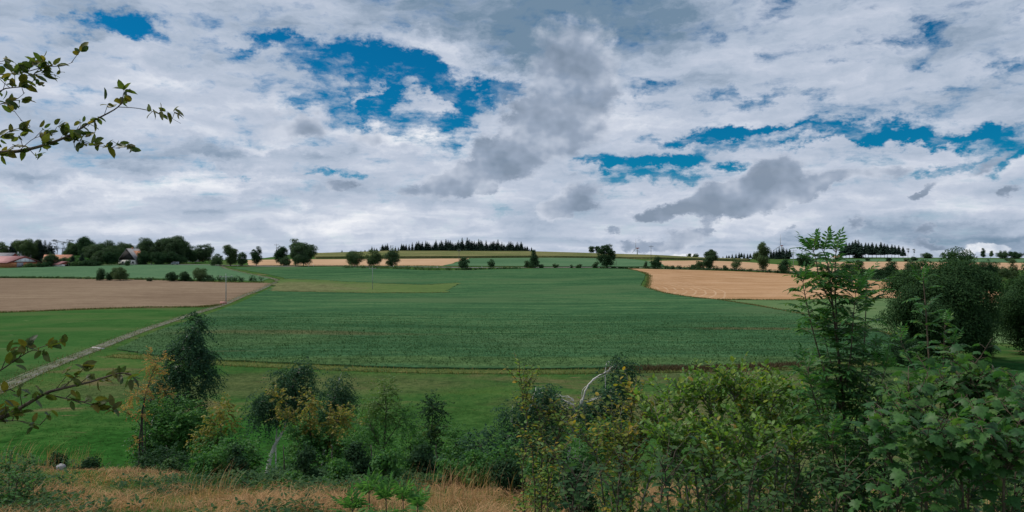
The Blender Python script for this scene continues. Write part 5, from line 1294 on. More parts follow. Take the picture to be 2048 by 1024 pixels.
guided_tree('small_rowan', 'small dark-stemmed tree with orange autumn leaf tufts in front of the tall birch', 'tree', 20,
    [([(277, 945, 0), (280, 870, 0), (287, 812, 0), (298, 765, 0), (313, 728, 0)], .03, .008), ([(286, 818, 0), (305, 800, .1), (335, 792, .1)], .018, .005), ([(282, 860, 0), (262, 832, -.1), (246, 822, -.1)], .014, .004), ([(289, 800, 0), (270, 778, .1), (262, 770, .1)], .012, .004)],
    [(308, 722, 22, 14, 9), (318, 742, 12, 12, 4), (300, 775, 18, 14, 6), (272, 788, 12, 16, 5), (330, 786, 12, 10, 4), (252, 823, 14, 7, 4), (284, 826, 10, 10, 3), (270, 880, 8, 8, 2)], lf_orange, 303, leaf=.055, twigs=5, per_twig=8, twig_len=.22, droop=.2, clump_r=.12, kind='lance', W=1.5, group=SB_)
guided_tree('small_rowan', 'low bushy tree with yellow leaf tufts beside the orange one', 'tree', 19,
    [([(452, 975, 0), (446, 880, 0), (440, 832, 0)], .035, .008), ([(447, 900, 0), (425, 870, 0), (408, 872, 0)], .015, .005)],
    [(442, 895, 42, 36, 22), (470, 920, 36, 36, 16), (425, 925, 24, 24, 8)], lf_mid, 304, leaf=.06, twigs=9, per_twig=10, twig_len=.3, droop=.25, group=SB_,
    extra=[([(446, 818, 16, 14, 6), (424, 850, 14, 10, 4), (406, 880, 10, 14, 4), (460, 842, 10, 8, 2)], lf_yellow, 'foliage')])
guided_tree('birch_tree', 'birch with a leaning white trunk and hanging dark crown, front one of the pair', 'tree', 24,
    [([(526, 965, 0), (533, 948, 0), (546, 900, 0), (560, 872, 0), (573, 845, .1), (586, 790, .2), (596, 740, .2)], .10, .012), ([(552, 885, 0), (556, 830, .2), (558, 795, .3)], .03, .008)],
    [(608, 738, 14, 18, 10), (582, 756, 26, 22, 18), (550, 786, 18, 18, 11), (518, 800, 15, 24, 11), (532, 828, 18, 18, 9), (578, 808, 24, 24, 15), (612, 788, 14, 26, 10)], lf_birch, 305, leaf=.058, twigs=11, per_twig=12, twig_len=.55, droop=.75, bark=bark_birch, group=SB_)
guided_tree('birch_tree', 'shorter dark birch just behind the birch with the leaning white trunk', 'tree', 27,
    [([(640, 960, 0), (652, 880, 0), (668, 800, 0), (680, 755, 0)], .08, .012)],
    [(680, 770, 16, 24, 12), (664, 796, 22, 22, 13), (690, 812, 14, 30, 11), (650, 828, 20, 20, 10), (640, 852, 20, 26, 9), (674, 838, 16, 22, 8)], lf_birch, 306, leaf=.058, twigs=11, per_twig=12, twig_len=.55, droop=.75, bark=bark_birch, group=SB_)
guided_tree('small_rowan', 'bushy rowan with a yellow-flecked top under the pair of birches', 'tree', 19,
    [([(625, 970, 0), (622, 900, 0), (618, 830, 0)], .045, .01), ([(640, 970, 0), (655, 900, 0), (670, 850, 0)], .035, .008), ([(606, 970, 0), (600, 900, 0), (590, 850, 0)], .035, .008)],
    [(610, 880, 48, 32, 24), (655, 895, 38, 34, 20), (600, 905, 26, 36, 12), (632, 930, 56, 26, 18)], lf_mid, 307, leaf=.06, twigs=10, per_twig=10, twig_len=.32, droop=.25, group=SB_,
    extra=[([(622, 806, 18, 10, 4), (676, 842, 28, 14, 7), (590, 832, 26, 10, 4), (640, 852, 30, 8, 4), (556, 800, 10, 18, 3), (650, 878, 20, 6, 2)], lf_yellow, 'foliage')])
for i, (px, Y, lob, mt, lf, lb) in enumerate((
    (455, 17, [(450, 915, 34, 30, 14), (430, 945, 30, 22, 9)], lf_mid, .055, 'green shrub below the low yellow-tufted tree'),
    (610, 18, [(605, 930, 40, 34, 16), (640, 950, 34, 22, 10)], lf_mid, .055, 'dense shrub at the feet of the yellow-flecked rowan'),
    (740, 15.5, [(745, 940, 34, 30, 13), (770, 960, 30, 18, 7)], lf_mid, .05, 'rounded shrub at the foot of the fresh green tree'),
    (870, 15.5, [(872, 945, 32, 26, 12)], lf_birch, .05, 'dark shrub at the foot of the dark-topped little tree'),
    (1010, 15, [(1005, 925, 38, 34, 14), (1030, 950, 34, 26, 9)], lf_mid, .05, 'shrub at the foot of the forked white stem'),
    (330, 17, [(335, 925, 46, 30, 15), (300, 945, 26, 16, 6)], lf_dark, .055, 'dark shrub between the orange-tufted tree and the tall birch'),
    (505, 18, [(492, 918, 30, 34, 18), (480, 945, 24, 20, 8)], lf_mid, .06, 'round green shrub between the yellow-tufted tree and the white leaning trunk'),
    (700, 20, [(705, 900, 26, 44, 16), (720, 935, 26, 24, 8)], lf_mid, .055, 'upright green shrub between the birches and the fresh green tree'),
    (565, 17, [(585, 958, 34, 18, 10)], lf_dark, .06, 'dark low shrub at the foot of the leaning birch'),
    (910, 19, [(915, 888, 36, 30, 15), (900, 925, 40, 26, 12)], lf_mid, .055, 'grey-green shrub next to the dark-topped little tree'),
    (960, 18, [(962, 900, 36, 32, 15), (985, 930, 34, 28, 12), (940, 940, 30, 18, 7)], lf_birch, .055, 'low spreading shrub between the little trees and the thin white stem'),
    (820, 18, [(828, 895, 28, 40, 14), (840, 935, 32, 24, 9)], lf_mid, .055, 'green shrub between the fresh green tree and the dark-topped one'),
    (1095, 14, [(1085, 905, 44, 40, 18), (1125, 935, 34, 36, 12)], lf_dark, .05, 'dark shrub below the dead-branched birch'),
    (660, 15, [(668, 955, 30, 18, 9)], lf_dark, .05, 'small dark shrub at the edge of the dry grass under the birches'),
    (1180, 13, [(1180, 905, 36, 40, 14), (1215, 880, 28, 36, 9)], lf_mid, .05, 'green shrub behind the yellowing sallow'))):
    guided_tree('slope_shrub', lb, 'shrub', Y, [([(px, 985, 0), (px + 4, 930, 0), (px + 2, 890, .1)], .03, .008)], lob, mt, 320 + i, leaf=lf, twigs=10, per_twig=10, twig_len=.32, droop=.25, crown='foliage', trunk='stems', group='shrubs on the slope')
guided_tree('young_ash', 'slender fresh green tree with a pale feathery top, standing alone on the slope', 'tree', 17,
    [([(765, 985, 0), (769, 900, 0), (771, 840, 0), (768, 770, 0)], .05, .006), ([(769, 900, 0), (790, 860, .1), (805, 830, .1)], .02, .005), ([(769, 915, 0), (748, 870, -.1), (738, 840, -.1)], .02, .005)],
    [(752, 850, 38, 26, 14), (800, 842, 34, 22, 12), (762, 895, 50, 34, 22), (770, 940, 44, 24, 12)], lf_mid, 308, leaf=.055, twigs=7, per_twig=10, twig_len=.3, droop=.2, clump_r=.16, kind='lance', W=1.4, group=SB_,
    extra=[([(768, 776, 14, 14, 8), (764, 802, 22, 16, 10), (780, 822, 20, 12, 6), (742, 826, 18, 12, 5)], lf_fresh, 'foliage')])
guided_tree('small_tree', 'little tree with a dark flat top next to the fresh green one', 'tree', 20,
    [([(858, 970, 0), (862, 880, 0), (866, 815, 0)], .04, .008)],
    [(868, 815, 20, 12, 12), (860, 880, 28, 26, 14), (868, 920, 30, 26, 12)], lf_dark, 309, leaf=.055, twigs=9, per_twig=10, twig_len=.3, droop=.2, group=SB_, extra=[([(862, 858, 18, 9, 6)], lf_fresh, 'foliage')])
guided_tree('birch_tree', 'thin birch showing a forked white stem behind the yellow-leaved sapling', 'tree', 19,
    [([(1038, 985, 0), (1042, 900, 0), (1048, 862, 0), (1054, 842, 0), (1060, 815, 0), (1072, 775, .1)], .05, .008), ([(1046, 872, 0), (1036, 852, 0), (1024, 846, 0)], .018, .006)],
    [(1078, 780, 18, 20, 9), (1060, 815, 30, 26, 13), (1030, 830, 26, 28, 10), (1020, 885, 34, 40, 16), (1070, 870, 30, 34, 12)], lf_birch, 310, leaf=.052, twigs=9, per_twig=11, twig_len=.4, droop=.6, bark=bark_birch, group=SB_)
guided_tree('birch_tree', 'storm-bent white birch with bare pale branches and one dark leafy side', 'tree', 19,
    [([(1132, 985, 0), (1139, 900, 0), (1149, 850, 0), (1160, 815, 0), (1170, 782, 0), (1188, 758, 0), (1212, 744, 0), (1232, 730, .1)], .048, .009), ([(1151, 845, 0), (1148, 815, 0), (1146, 798, 0), (1133, 794, 0)], .022, .007), ([(1164, 803, 0), (1166, 780, 0), (1178, 768, 0), (1200, 752, .1), (1222, 742, .1)], .012, .004), ([(1160, 815, 0), (1175, 805, 0), (1188, 798, 0)], .018, .006), ([(1212, 744, 0), (1222, 733, 0), (1226, 724, 0)], .014, .005)],
    [(1240, 738, 16, 20, 11), (1232, 775, 22, 24, 12), (1215, 815, 34, 40, 24), (1185, 830, 26, 36, 14), (1112, 808, 26, 24, 12), (1100, 850, 30, 34, 12), (1235, 850, 26, 34, 12)], lf_birch, 311, leaf=.052, twigs=10, per_twig=12, twig_len=.45, droop=.65, bark=bark_birch, group=SB_)
def low_bush(px, Y, hpx, wpx, mat, label, seed, leaf, name='low_bush'):
    p = G(px, Y, -.05); s = Y / F
    return distant_tree(name, label, 'bush', p, hpx * s, wpx * s, mat, seed, 'loose' if hpx > 60 else 'bush', 'low bushes in the dry grass', leaf=leaf, clumps=54, dens=.9, trunk_r=.012, crown_from=-.05)
low_bush(118, 11.3, 52, 36, lf_dark, 'small dark upright bush on the edge of the dry grass beside a pale stone', 340, .035)
low_bush(180, 11.3, 42, 46, lf_dark, 'small dark cushion-shaped bush on the edge of the dry grass', 341, .035)

# ------------------------------------------------------------------ shrubs and saplings close to the viewer
rowan('rowan_sapling', 'tall rowan sapling with feathered leaves rising above the skyline', 'sapling',
    [([(1705, 1330, 5.0), (1698, 1024, 5.0), (1690, 850, 5.0), (1676, 700, 4.98), (1664, 600, 4.95), (1656, 530, 4.95), (1648, 505, 4.95)], .014, .003, .12),
     ([(1690, 850, 5.0), (1678, 720, 5.05), (1672, 620, 5.05), (1670, 540, 5.05), (1672, 505, 5.05)], .008, .003, .05),
     ([(1664, 610, 4.95), (1640, 560, 4.9), (1632, 520, 4.9), (1626, 500, 4.9)], .005, .002, .1),
     ([(1688, 830, 5.0), (1655, 760, 4.9), (1628, 670, 4.85), (1610, 590, 4.85), (1606, 565, 4.85)], .007, .002, .15),
     ([(1700, 950, 5.0), (1715, 820, 5.05), (1728, 700, 5.1), (1732, 610, 5.1), (1733, 565, 5.1)], .007, .002, .1),
     ([(1682, 790, 5.0), (1700, 720, 4.85), (1706, 640, 4.8), (1712, 585, 4.8)], .005, .002, .2),
     ([(1700, 980, 5.0), (1660, 880, 4.8), (1630, 800, 4.7), (1615, 740, 4.7)], .007, .002, .1),
     ([(1702, 1000, 5.0), (1740, 880, 4.8), (1755, 800, 4.75), (1770, 740, 4.75)], .007, .002, .1),
     ([(1690, 800, 5.0), (1660, 720, 5.1), (1645, 650, 5.1)], .005, .002, .1), ([(1694, 860, 5.0), (1730, 780, 4.9), (1748, 720, 4.9)], .005, .002, .1), ([(1696, 900, 5.0), (1650, 830, 5.1), (1640, 780, 5.1)], .005, .002, .1),
     ([(1700, 1020, 5.0), (1670, 930, 4.6), (1665, 870, 4.5)], .006, .002, .0), ([(1705, 1040, 5.0), (1735, 960, 4.7), (1742, 900, 4.6)], .006, .002, .0)], 401, leaf=.060, ln=.22, step=.0125)
rowan('rowan_sapling', 'second rowan sapling, thin bare stem with a feathery tip before the great round tree', 'sapling',
    [([(1875, 1300, 6.4), (1872, 1000, 6.4), (1866, 850, 6.4), (1858, 720, 6.4), (1850, 600, 6.4), (1846, 560, 6.4)], .013, .003, .42),
     ([(1870, 900, 6.4), (1884, 780, 6.5), (1888, 690, 6.5), (1890, 650, 6.5)], .007, .002, .25),
     ([(1868, 880, 6.4), (1845, 780, 6.3), (1815, 710, 6.3), (1800, 680, 6.3)], .006, .002, .25),
     ([(1872, 960, 6.4), (1905, 840, 6.3), (1915, 720, 6.3), (1908, 690, 6.3)], .006, .002, .2),
     ([(1872, 980, 6.4), (1840, 880, 6.2), (1825, 800, 6.2)], .006, .002, .2)], 402, leaf=.058, ln=.21, step=.026)
shoots('maple_shrub', 'broad-leaved maple shrub with large lobed leaves filling the corner', 'shrub',
    [(1850, 4.2, [(1840, 950, 4.1), (1822, 820, 4.1), (1815, 765, 4.1)]), (1880, 4.4, [(1890, 930, 4.4), (1888, 800, 4.4), (1880, 738, 4.4)]), (1930, 4.2, [(1940, 920, 4.3), (1945, 800, 4.3), (1938, 726, 4.3)]),
     (1980, 4.2, [(1990, 920, 4.2), (1998, 840, 4.2), (2002, 775, 4.2)]), (2060, 4.0, [(2060, 930, 4.0), (2050, 850, 4.0), (2044, 790, 4.0)]), (1800, 3.6, [(1790, 980, 3.5), (1780, 900, 3.5), (1775, 855, 3.5)]),
     (1850, 3.5, [(1850, 990, 3.4), (1855, 930, 3.4), (1850, 880, 3.4)]), (1930, 3.5, [(1925, 980, 3.4), (1920, 920, 3.4), (1915, 880, 3.4)]), (2010, 3.4, [(2010, 980, 3.3), (2010, 930, 3.3), (2020, 880, 3.3)]), (2110, 3.6, [(2100, 950, 3.6), (2090, 860, 3.6), (2080, 800, 3.6)])],
    403, 'maple', .060, lf_maple, step=.042, side=.3, side_len=.34, pair=True, petiole=.05, droop=.5, up=.35, sub=2.6, start=.12)
shoots('sallow_bush', 'big green sallow bush with many upright leafy shoots and grey stems', 'bush',
    [(1420, 5.2, [(1380, 890, 5.1), (1345, 810, 5.1), (1332, 768, 5.1)]), (1430, 5.3, [(1400, 890, 5.3), (1380, 800, 5.3), (1368, 758, 5.3)]), (1440, 5.1, [(1425, 880, 5.2), (1412, 790, 5.2), (1405, 745, 5.2)]), (1450, 5.4, [(1445, 880, 5.4), (1440, 800, 5.4), (1436, 765, 5.4)]),
     (1470, 5.2, [(1470, 870, 5.2), (1468, 780, 5.2), (1466, 735, 5.2)]), (1480, 5.5, [(1486, 870, 5.5), (1492, 770, 5.5), (1494, 724, 5.5)]), (1490, 5.1, [(1505, 880, 5.1), (1518, 800, 5.1), (1524, 757, 5.1)]), (1500, 5.4, [(1530, 880, 5.4), (1552, 790, 5.4), (1560, 742, 5.4)]),
     (1520, 5.2, [(1560, 900, 5.2), (1590, 820, 5.2), (1600, 765, 5.2)]), (1540, 5.5, [(1590, 900, 5.5), (1625, 830, 5.5), (1640, 775, 5.5)]), (1400, 5.0, [(1350, 920, 4.9), (1310, 840, 4.9), (1296, 790, 4.9)]), (1400, 4.8, [(1370, 960, 4.7), (1330, 890, 4.7), (1300, 850, 4.7)]),
     (1460, 4.7, [(1450, 960, 4.6), (1440, 880, 4.6), (1430, 830, 4.6)]), (1500, 4.7, [(1510, 960, 4.6), (1515, 880, 4.6), (1510, 835, 4.6)]), (1550, 4.8, [(1570, 960, 4.7), (1590, 900, 4.7), (1605, 850, 4.7)]), (1270, 5.0, [(1285, 1000, 4.8), (1320, 940, 4.8), (1372, 885, 4.8), (1420, 850, 4.9)])],
    404, 'oval', .046, lf_willow, step=.014, side=.35, side_len=.32, droop=.0, up=.95, sub=4.6, start=.06, side_top=.74, bark=bark_grey, extra=(lf_yellow, .05))
shoots('sallow_bush', 'yellowing sallow with a pale stem in front of the big green one', 'bush',
    [(1240, 5.4, [(1245, 960, 5.3), (1252, 900, 5.3), (1262, 840, 5.3), (1268, 800, 5.3), (1272, 752, 5.3)]), (1235, 5.3, [(1240, 940, 5.2), (1228, 850, 5.2), (1222, 790, 5.2)]), (1250, 5.4, [(1270, 930, 5.3), (1286, 850, 5.3), (1292, 800, 5.3)]), (1240, 5.2, [(1200, 950, 5.1), (1185, 900, 5.1), (1170, 870, 5.1)]), (1250, 5.2, [(1262, 960, 5.0), (1250, 900, 5.0), (1240, 860, 5.0)])],
    405, 'oval', .046, lf_willowy, step=.016, side_len=.30, droop=.15, up=.7, sub=3.8, start=.02, bark=bark_grey)
shoots('sallow_sapling', 'thin sapling with sparse yellow and green leaves before the forked white birch', 'sapling',
    [(1075, 6.0, [(1066, 940, 6.0), (1056, 850, 6.0), (1044, 780, 6.0), (1036, 720, 6.0)]), (1078, 6.0, [(1085, 930, 6.0), (1078, 840, 6.0), (1062, 790, 6.0)]), (1080, 5.9, [(1105, 930, 5.9), (1118, 860, 5.9), (1120, 825, 5.9)]), (1085, 5.6, [(1095, 990, 5.5), (1100, 920, 5.5), (1125, 890, 5.5)]), (1060, 5.8, [(1045, 960, 5.8), (1052, 910, 5.8)])],
    406, 'oval', .044, lf_willowy, step=.019, side_len=.30, droop=.2, up=.6, sub=3.6, start=.02, extra=(lf_willow, .4))
shoots('bramble_cane', 'dark arching cane bending across the dry grass below the white birch', 'cane', [(1245, 4.6, [(1232, 1005, 4.6), (1200, 960, 4.65), (1160, 925, 4.7), (1138, 912, 4.75)])], 407, 'oval', .045, lf_bramble, step=.12, sub=0, start=.5, bark=bark_dark, r0=.007)
shoots('hazel_shrub', 'leafy green shrub at the near edge of the dry grass, beside the lower beech twig', 'shrub', [(20, 8.5, [(18, 960, 8.5), (22, 900, 8.5)]), (30, 8.6, [(45, 960, 8.6), (58, 915, 8.6)]), (10, 8.4, [(-10, 960, 8.4), (-20, 900, 8.4)]), (25, 8.2, [(30, 985, 8.1), (40, 945, 8.1)]), (35, 8.7, [(60, 985, 8.7), (80, 950, 8.7)])],
    408, 'oval', .046, lf_mid, step=.015, side_len=.28, sub=4, start=.04, droop=.2)
for i, (px, py, Y, lb) in enumerate(((738, 975, 4.3, 'bright green seedling with spreading leaflets, tallest of the pale clump'), (772, 990, 4.2, 'bright green seedling in the middle of the pale clump'), (806, 992, 4.3, 'bright green seedling at the birch-facing end of the pale clump'), (705, 1010, 4.1, 'bright green seedling low at the picture edge'), (835, 1004, 4.6, 'smallest bright green seedling by the grass plume'))):
    rowan('elder_seedling', lb, 'seedling', [([(px + 6, 1280, Y), (px + 3, 1100, Y), (px, py + 12, Y)], .006, .003, .72)], 420 + i, leaf=.078, ln=.17, step=.05, mat=lf_bright, group='bright seedlings', tuft=8, W=.72)

shoots('hazel_shrub', 'pale green broad-leaved shrub rising between the maple and the great round tree', 'shrub',
    [(1960, 6.2, [(1955, 950, 6.2), (1962, 840, 6.2), (1968, 765, 6.2)]), (2000, 6.4, [(2010, 930, 6.4), (2020, 840, 6.4), (2026, 772, 6.4)]), (1930, 6.0, [(1920, 940, 6.0), (1925, 830, 6.0), (1918, 745, 6.0)]), (1880, 6.3, [(1880, 940, 6.3), (1860, 850, 6.3), (1850, 770, 6.3)]), (1840, 6.2, [(1830, 940, 6.2), (1812, 850, 6.2), (1800, 775, 6.2)]), (1780, 6.0, [(1776, 940, 6.0), (1770, 860, 6.0), (1762, 790, 6.0)]), (2070, 6.0, [(2060, 930, 6.0), (2055, 850, 6.0), (2050, 790, 6.0)]), (1740, 6.4, [(1732, 940, 6.4), (1722, 880, 6.4), (1716, 820, 6.4)])],
    409, 'oval', .062, lf_willow, step=.024, side_len=.34, sub=3.2, start=.1, droop=.25, up=.6, W=1.15)
shoots('alder_shrub', 'dark shrub filling the gap between the big sallow and the tall rowan sapling', 'shrub',
    [(1600, 5.9, [(1596, 950, 5.9), (1600, 860, 5.9), (1604, 800, 5.9)]), (1640, 5.8, [(1645, 950, 5.8), (1650, 870, 5.8), (1652, 815, 5.8)]), (1560, 6.0, [(1555, 950, 6.0), (1545, 870, 6.0), (1540, 820, 6.0)]), (1690, 6.0, [(1690, 950, 6.0), (1690, 870, 6.0), (1694, 820, 6.0)]), (1620, 5.2, [(1620, 980, 5.2), (1625, 920, 5.2), (1628, 880, 5.2)])],
    410, 'oval', .052, lf_mid, step=.021, side_len=.32, sub=3.4, start=.08, droop=.25, up=.5, W=1.1)
shoots('bramble_thicket', 'low tangle of dark leafy brambles along the near edge under the sallow and maple', 'bramble',
    [(b, 3.9 + .25 * (i % 4), [(b + 14 * (-1) ** i, 1030, 3.9 + .25 * (i % 4)), (b + 30 * (-1) ** i, 950 - 22 * (i % 3), 3.9 + .25 * (i % 4))]) for i, b in enumerate(range(1130, 2080, 44))],
    411, 'oval', .050, lf_bramble, step=.024, side_len=.30, sub=3.4, start=.02, droop=.3, up=.4)
_b = random.Random(5)
for i, (px, Y, hp, wp, mt, lb) in enumerate(((345, 11.6, 46, 70, lf_bramble, 'spreading low bush at the foot of the orange-tufted tree'), (415, 11.0, 58, 72, lf_mid, 'low bush in front of the yellow-tufted tree'), (470, 11.2, 74, 56, lf_dark, 'dark low bush before the leaning white trunk'), (580, 10.4, 44, 56, lf_mid, 'low bush just beside the foot of the leaning white trunk'), (622, 10.8, 80, 70, lf_dark, 'big dark low bush below the yellow-flecked rowan'), (672, 10.4, 62, 62, lf_mid, 'low bush beside the big dark one at the grass edge'), (716, 10.8, 84, 72, lf_dark, 'tall dark low bush between birches and fresh green tree'),
        (770, 10.2, 70, 84, lf_mid, 'low bush covering the foot of the fresh green tree'), (838, 10.6, 82, 78, lf_dark, 'dark low bush next to the grass plumes'), (900, 10.2, 70, 80, lf_mid, 'low bush behind the grass plumes'), (958, 10.0, 80, 80, lf_mid, 'leafy low bush before the forked white birch'), (1015, 9.2, 86, 80, lf_dark, 'dark low bush at the foot of the yellow-leaved sapling'), (1085, 8.6, 96, 96, lf_mid, 'green low bush between the sapling and the yellowing sallow'), (1160, 8.2, 110, 100, lf_dark, 'dark low bush under the arching cane'), (1225, 7.8, 100, 90, lf_mid, 'green low bush behind the pale stem of the yellowing sallow'))):
    low_bush(px, Y, hp, wp, mt, lb, 360 + i, .042 if Y > 9.5 else .036)
# beech reaching in from outside the frame
def beech():
    rg = rs(500); base = G(-560, 2.3, 0)
    e = empty('beech_tree', tuple(base), 'beech tree outside the frame, its thin olive-leaved branches reaching into the picture', 'tree')
    m = MB(); tp = np.array([base - [0, 0, .2], base + [-.03, .02, 1.0], base + [.02, .05, 2.2], base + [.05, .1, 3.4], base + [.0, .15, 5.5]])
    m.tube(smooth_path(tp, 4) - base, np.linspace(.13, .05, 17), 10); m.build('trunk', bark_grey, e, True)
    def limb(label, paths, leaf, step):
        b = MB(); L = Leaves()
        for pts, r0, r1, s0 in paths:
            p = smooth_path([px3(*q) if isinstance(q, tuple) else q for q in pts], 5); b.tube(p - base, np.linspace(r0, r1, len(p)) * .8, 6)
            if s0 > 1: continue
            sg = np.concatenate([[0], np.cumsum(np.linalg.norm(np.diff(p, axis=0), axis=1))]); s = sg[-1] * s0
            while s < sg[-1]:
                o = np.array([np.interp(s, sg, p[:, c]) for c in range(3)]); i = min(np.searchsorted(sg, s), len(p) - 1); tg = nrm(p[i] - p[i - 1])
                k = rg.randint(3, 7)
                if rg.rand() < .55:          # short spur carrying a tuft
                    q = o + nrm(tg * .3 + np.array([rg.uniform(-.4, .4), rg.uniform(-.6, .6), rg.uniform(-.3, 1.0)])) * rg.uniform(.02, .06)
                    b.tube(np.array([o, (o + q) / 2, q]) - base, np.array([.0016, .0014, .0012]), 4); o = q
                ax = nrm(tg * .7 + rg.normal(size=(k, 3)) * .75); nn = nrm(np.array([0, 0, 1.]) + rg.normal(size=(k, 3)) * .9)
                L.add(o[None] - base + rg.normal(size=(k, 3)) * .006, ax, nn, leaf * rg.uniform(.5, 1.15, k), 'oval', rg.uniform(.7, 1.1))
                s += step * rg.uniform(.5, 1.8)
        o = b.build('branch', bark_brown, e, True); o['label'] = label
        L.build('leaves', lf_beech, o)
    a = tp[3]; c = tp[1] + [0, 0, .3]
    limb('high branch against the sky', [([tp[3], (-330, 300, 2.7), (-120, 308, 2.9), (0, 305, 3.0), (60, 298, 3.0), (130, 275, 3.0), (180, 245, 3.0), (236, 214, 3.0), (247, 188, 3.0)], .014, .0018, .58),
        ([(236, 214, 3.0), (270, 216, 3.0), (302, 222, 3.02), (335, 233, 3.03), (362, 247, 3.04)], .002, .0008, .35), ([(134, 274, 3.0), (160, 282, 2.98), (188, 290, 2.97), (240, 297, 2.96)], .0026, .001, .2), ([(40, 300, 3.0), (70, 276, 3.0), (110, 268, 3.0)], .002, .001, .1), ([(-40, 304, 2.95), (20, 262, 2.95), (60, 254, 2.95), (40, 240, 2.95)], .0025, .001, .1),
        ([(-120, 308, 2.9), (-60, 230, 2.9), (0, 183, 2.9), (20, 176, 2.9), (50, 173, 2.9), (80, 166, 2.9)], .005, .0012, .62), ([(20, 176, 2.9), (0, 158, 2.9), (-20, 130, 2.9), (20, 120, 2.9)], .002, .001, .4), ([(46, 174, 2.9), (48, 158, 2.9), (60, 150, 2.9), (100, 148, 2.9), (120, 155, 2.9)], .002, .001, .2), ([(-20, 150, 2.9), (40, 146, 2.9), (90, 134, 2.9), (125, 132, 2.9), (146, 124, 2.9)], .003, .001, .3), ([(-60, 240, 2.9), (-10, 212, 2.9), (30, 200, 2.9), (50, 185, 2.9)], .003, .001, .4)], .050, .034)
    limb('low branch before the meadow', [([c, (-380, 900, 2.1), (-150, 870, 2.15), (0, 836, 2.2), (49, 811, 2.2), (90, 787, 2.2), (124, 777, 2.2), (180, 764, 2.2), (244, 746, 2.2), (280, 758, 2.2)], .012, .0014, .52),
        ([(90, 787, 2.2), (131, 797, 2.2), (176, 807, 2.2), (206, 821, 2.2), (222, 812, 2.2)], .003, .001, .3), ([(-150, 870, 2.15), (-60, 775, 2.15), (0, 741, 2.15), (37, 716, 2.15), (64, 701, 2.15), (124, 681, 2.15)], .004, .001, .6), ([(-40, 800, 2.15), (0, 785, 2.15), (24, 777, 2.15)], .002, .001, .3), ([(0, 842, 2.2), (40, 842, 2.2), (80, 850, 2.2)], .002, .001, .1), ([(124, 777, 2.2), (160, 745, 2.2), (176, 722, 2.2)], .002, .001, .4)], .038, .026)
beech()

# stone at the edge of the dry grass
m = MB(); rg = rs(9); th = np.linspace(0, 2 * PI, 11)[:-1]; rings = []
for z, r in ((-.06, 1.0), (.0, 1.0), (.02, .75), (.026, .35)): rings.append(np.stack([np.cos(th) * r * .065 * rg.uniform(.85, 1.15, 10), np.sin(th) * r * .045 * rg.uniform(.85, 1.15, 10), np.full(10, z) + rg.uniform(-.01, .01, 10)], 1))
v = np.vstack(rings); ii = np.arange(3)[:, None] * 10; jj = np.arange(10)[None]; m.add(v, [np.stack([ii + jj, ii + (jj + 1) % 10, ii + 10 + (jj + 1) % 10, ii + 10 + jj], -1).reshape(-1, 4), np.arange(30, 40)])
o = m.build('stone', surf('stone_pale', [(.2, (.20, .20, .20)), (.8, (.34, .335, .33))], 9, .85, bump=.4), smooth=True); o.location = tuple(G(122, 10.9, .06)); tag(o, 'flat pale grey stone below the small dark upright bush', 'stone')

# ------------------------------------------------------------------ grasses and weeds (nobody could count them)
def scatter(rg, n, y0, y1, s0, s1, dens=None):
    y = np.sqrt(rg.uniform(y0 ** 2, y1 ** 2, n)); s = rg.uniform(s0, s1, n); x = s * y
    if dens is not None:
        k = rg.rand(n) < dens(x, y, s); x, y = x[k], y[k]
    return np.stack([x, y, H(x, y)], 1)
def vnoise(x, y, f, ph=0.0):
    return .5 + .5 * np.sin(x * f + 1.7 * np.sin(y * f * .83 + ph) + ph) * np.sin(y * f * 1.13 + 1.3 * np.sin(x * f * .71 + 2 * ph))
def grass_mat(name, stops, trans=.25, up=0.0):
    return leaf_mat(name, stops, trans=.5 if up else trans, rough=.9, spec=.0, tcol=1.75 if up else 1.2, up=up)
dry_m = grass_mat('dry_grass', [(0, (0.225, 0.126, 0.063)), (.3, (0.371, 0.215, 0.110)), (.6, (0.530, 0.329, 0.181)), (.8, (0.292, 0.171, 0.086)), (.92, (0.186, 0.152, 0.062)), (1, (0.106, 0.139, 0.049))])
rg = rs(600)
def stuff(name, label, V, Fs, mat):
    by = {}
    for f in Fs: by.setdefault(f.shape[1], []).append(f)
    return tag(link(name, np_mesh(name, V, [np.vstack(x) for x in by.values()], mat)), label, 'grass' if 'grass' in name else 'weeds', kind='stuff')
P = scatter(rg, 120000, 5.2, 13.6, -.80, .80, lambda x, y, s: np.clip(.35 + .9 * vnoise(x, y, 2.3, .4) - .25 * vnoise(x, y, 1.1, 2.), .1, 1) * np.where(s > .25, .45, 1) * np.where((s > -.45) & (y > 10.4), .2, 1))
n = len(P); tuft = vnoise(P[:, 0], P[:, 1], 3.1, 1.1)
V, Fs = blades(rg, P, (.11 + .20 * tuft) * rg.uniform(.5, 1.3, n) * np.clip((13.2 - P[:, 1]) / 5, .28, 1), rg.uniform(.004, .009, n), np.clip(rg.uniform(.8, 1.9, n) - .25 * tuft, .5, 1.8), 9.0 * vnoise(P[:, 0], P[:, 1], 1.3, .2) + rg.normal(size=n) * 1.0, 3)
stuff('dry_grass', 'matted straw-coloured dry grass along the top of the bank', V, Fs, dry_m)
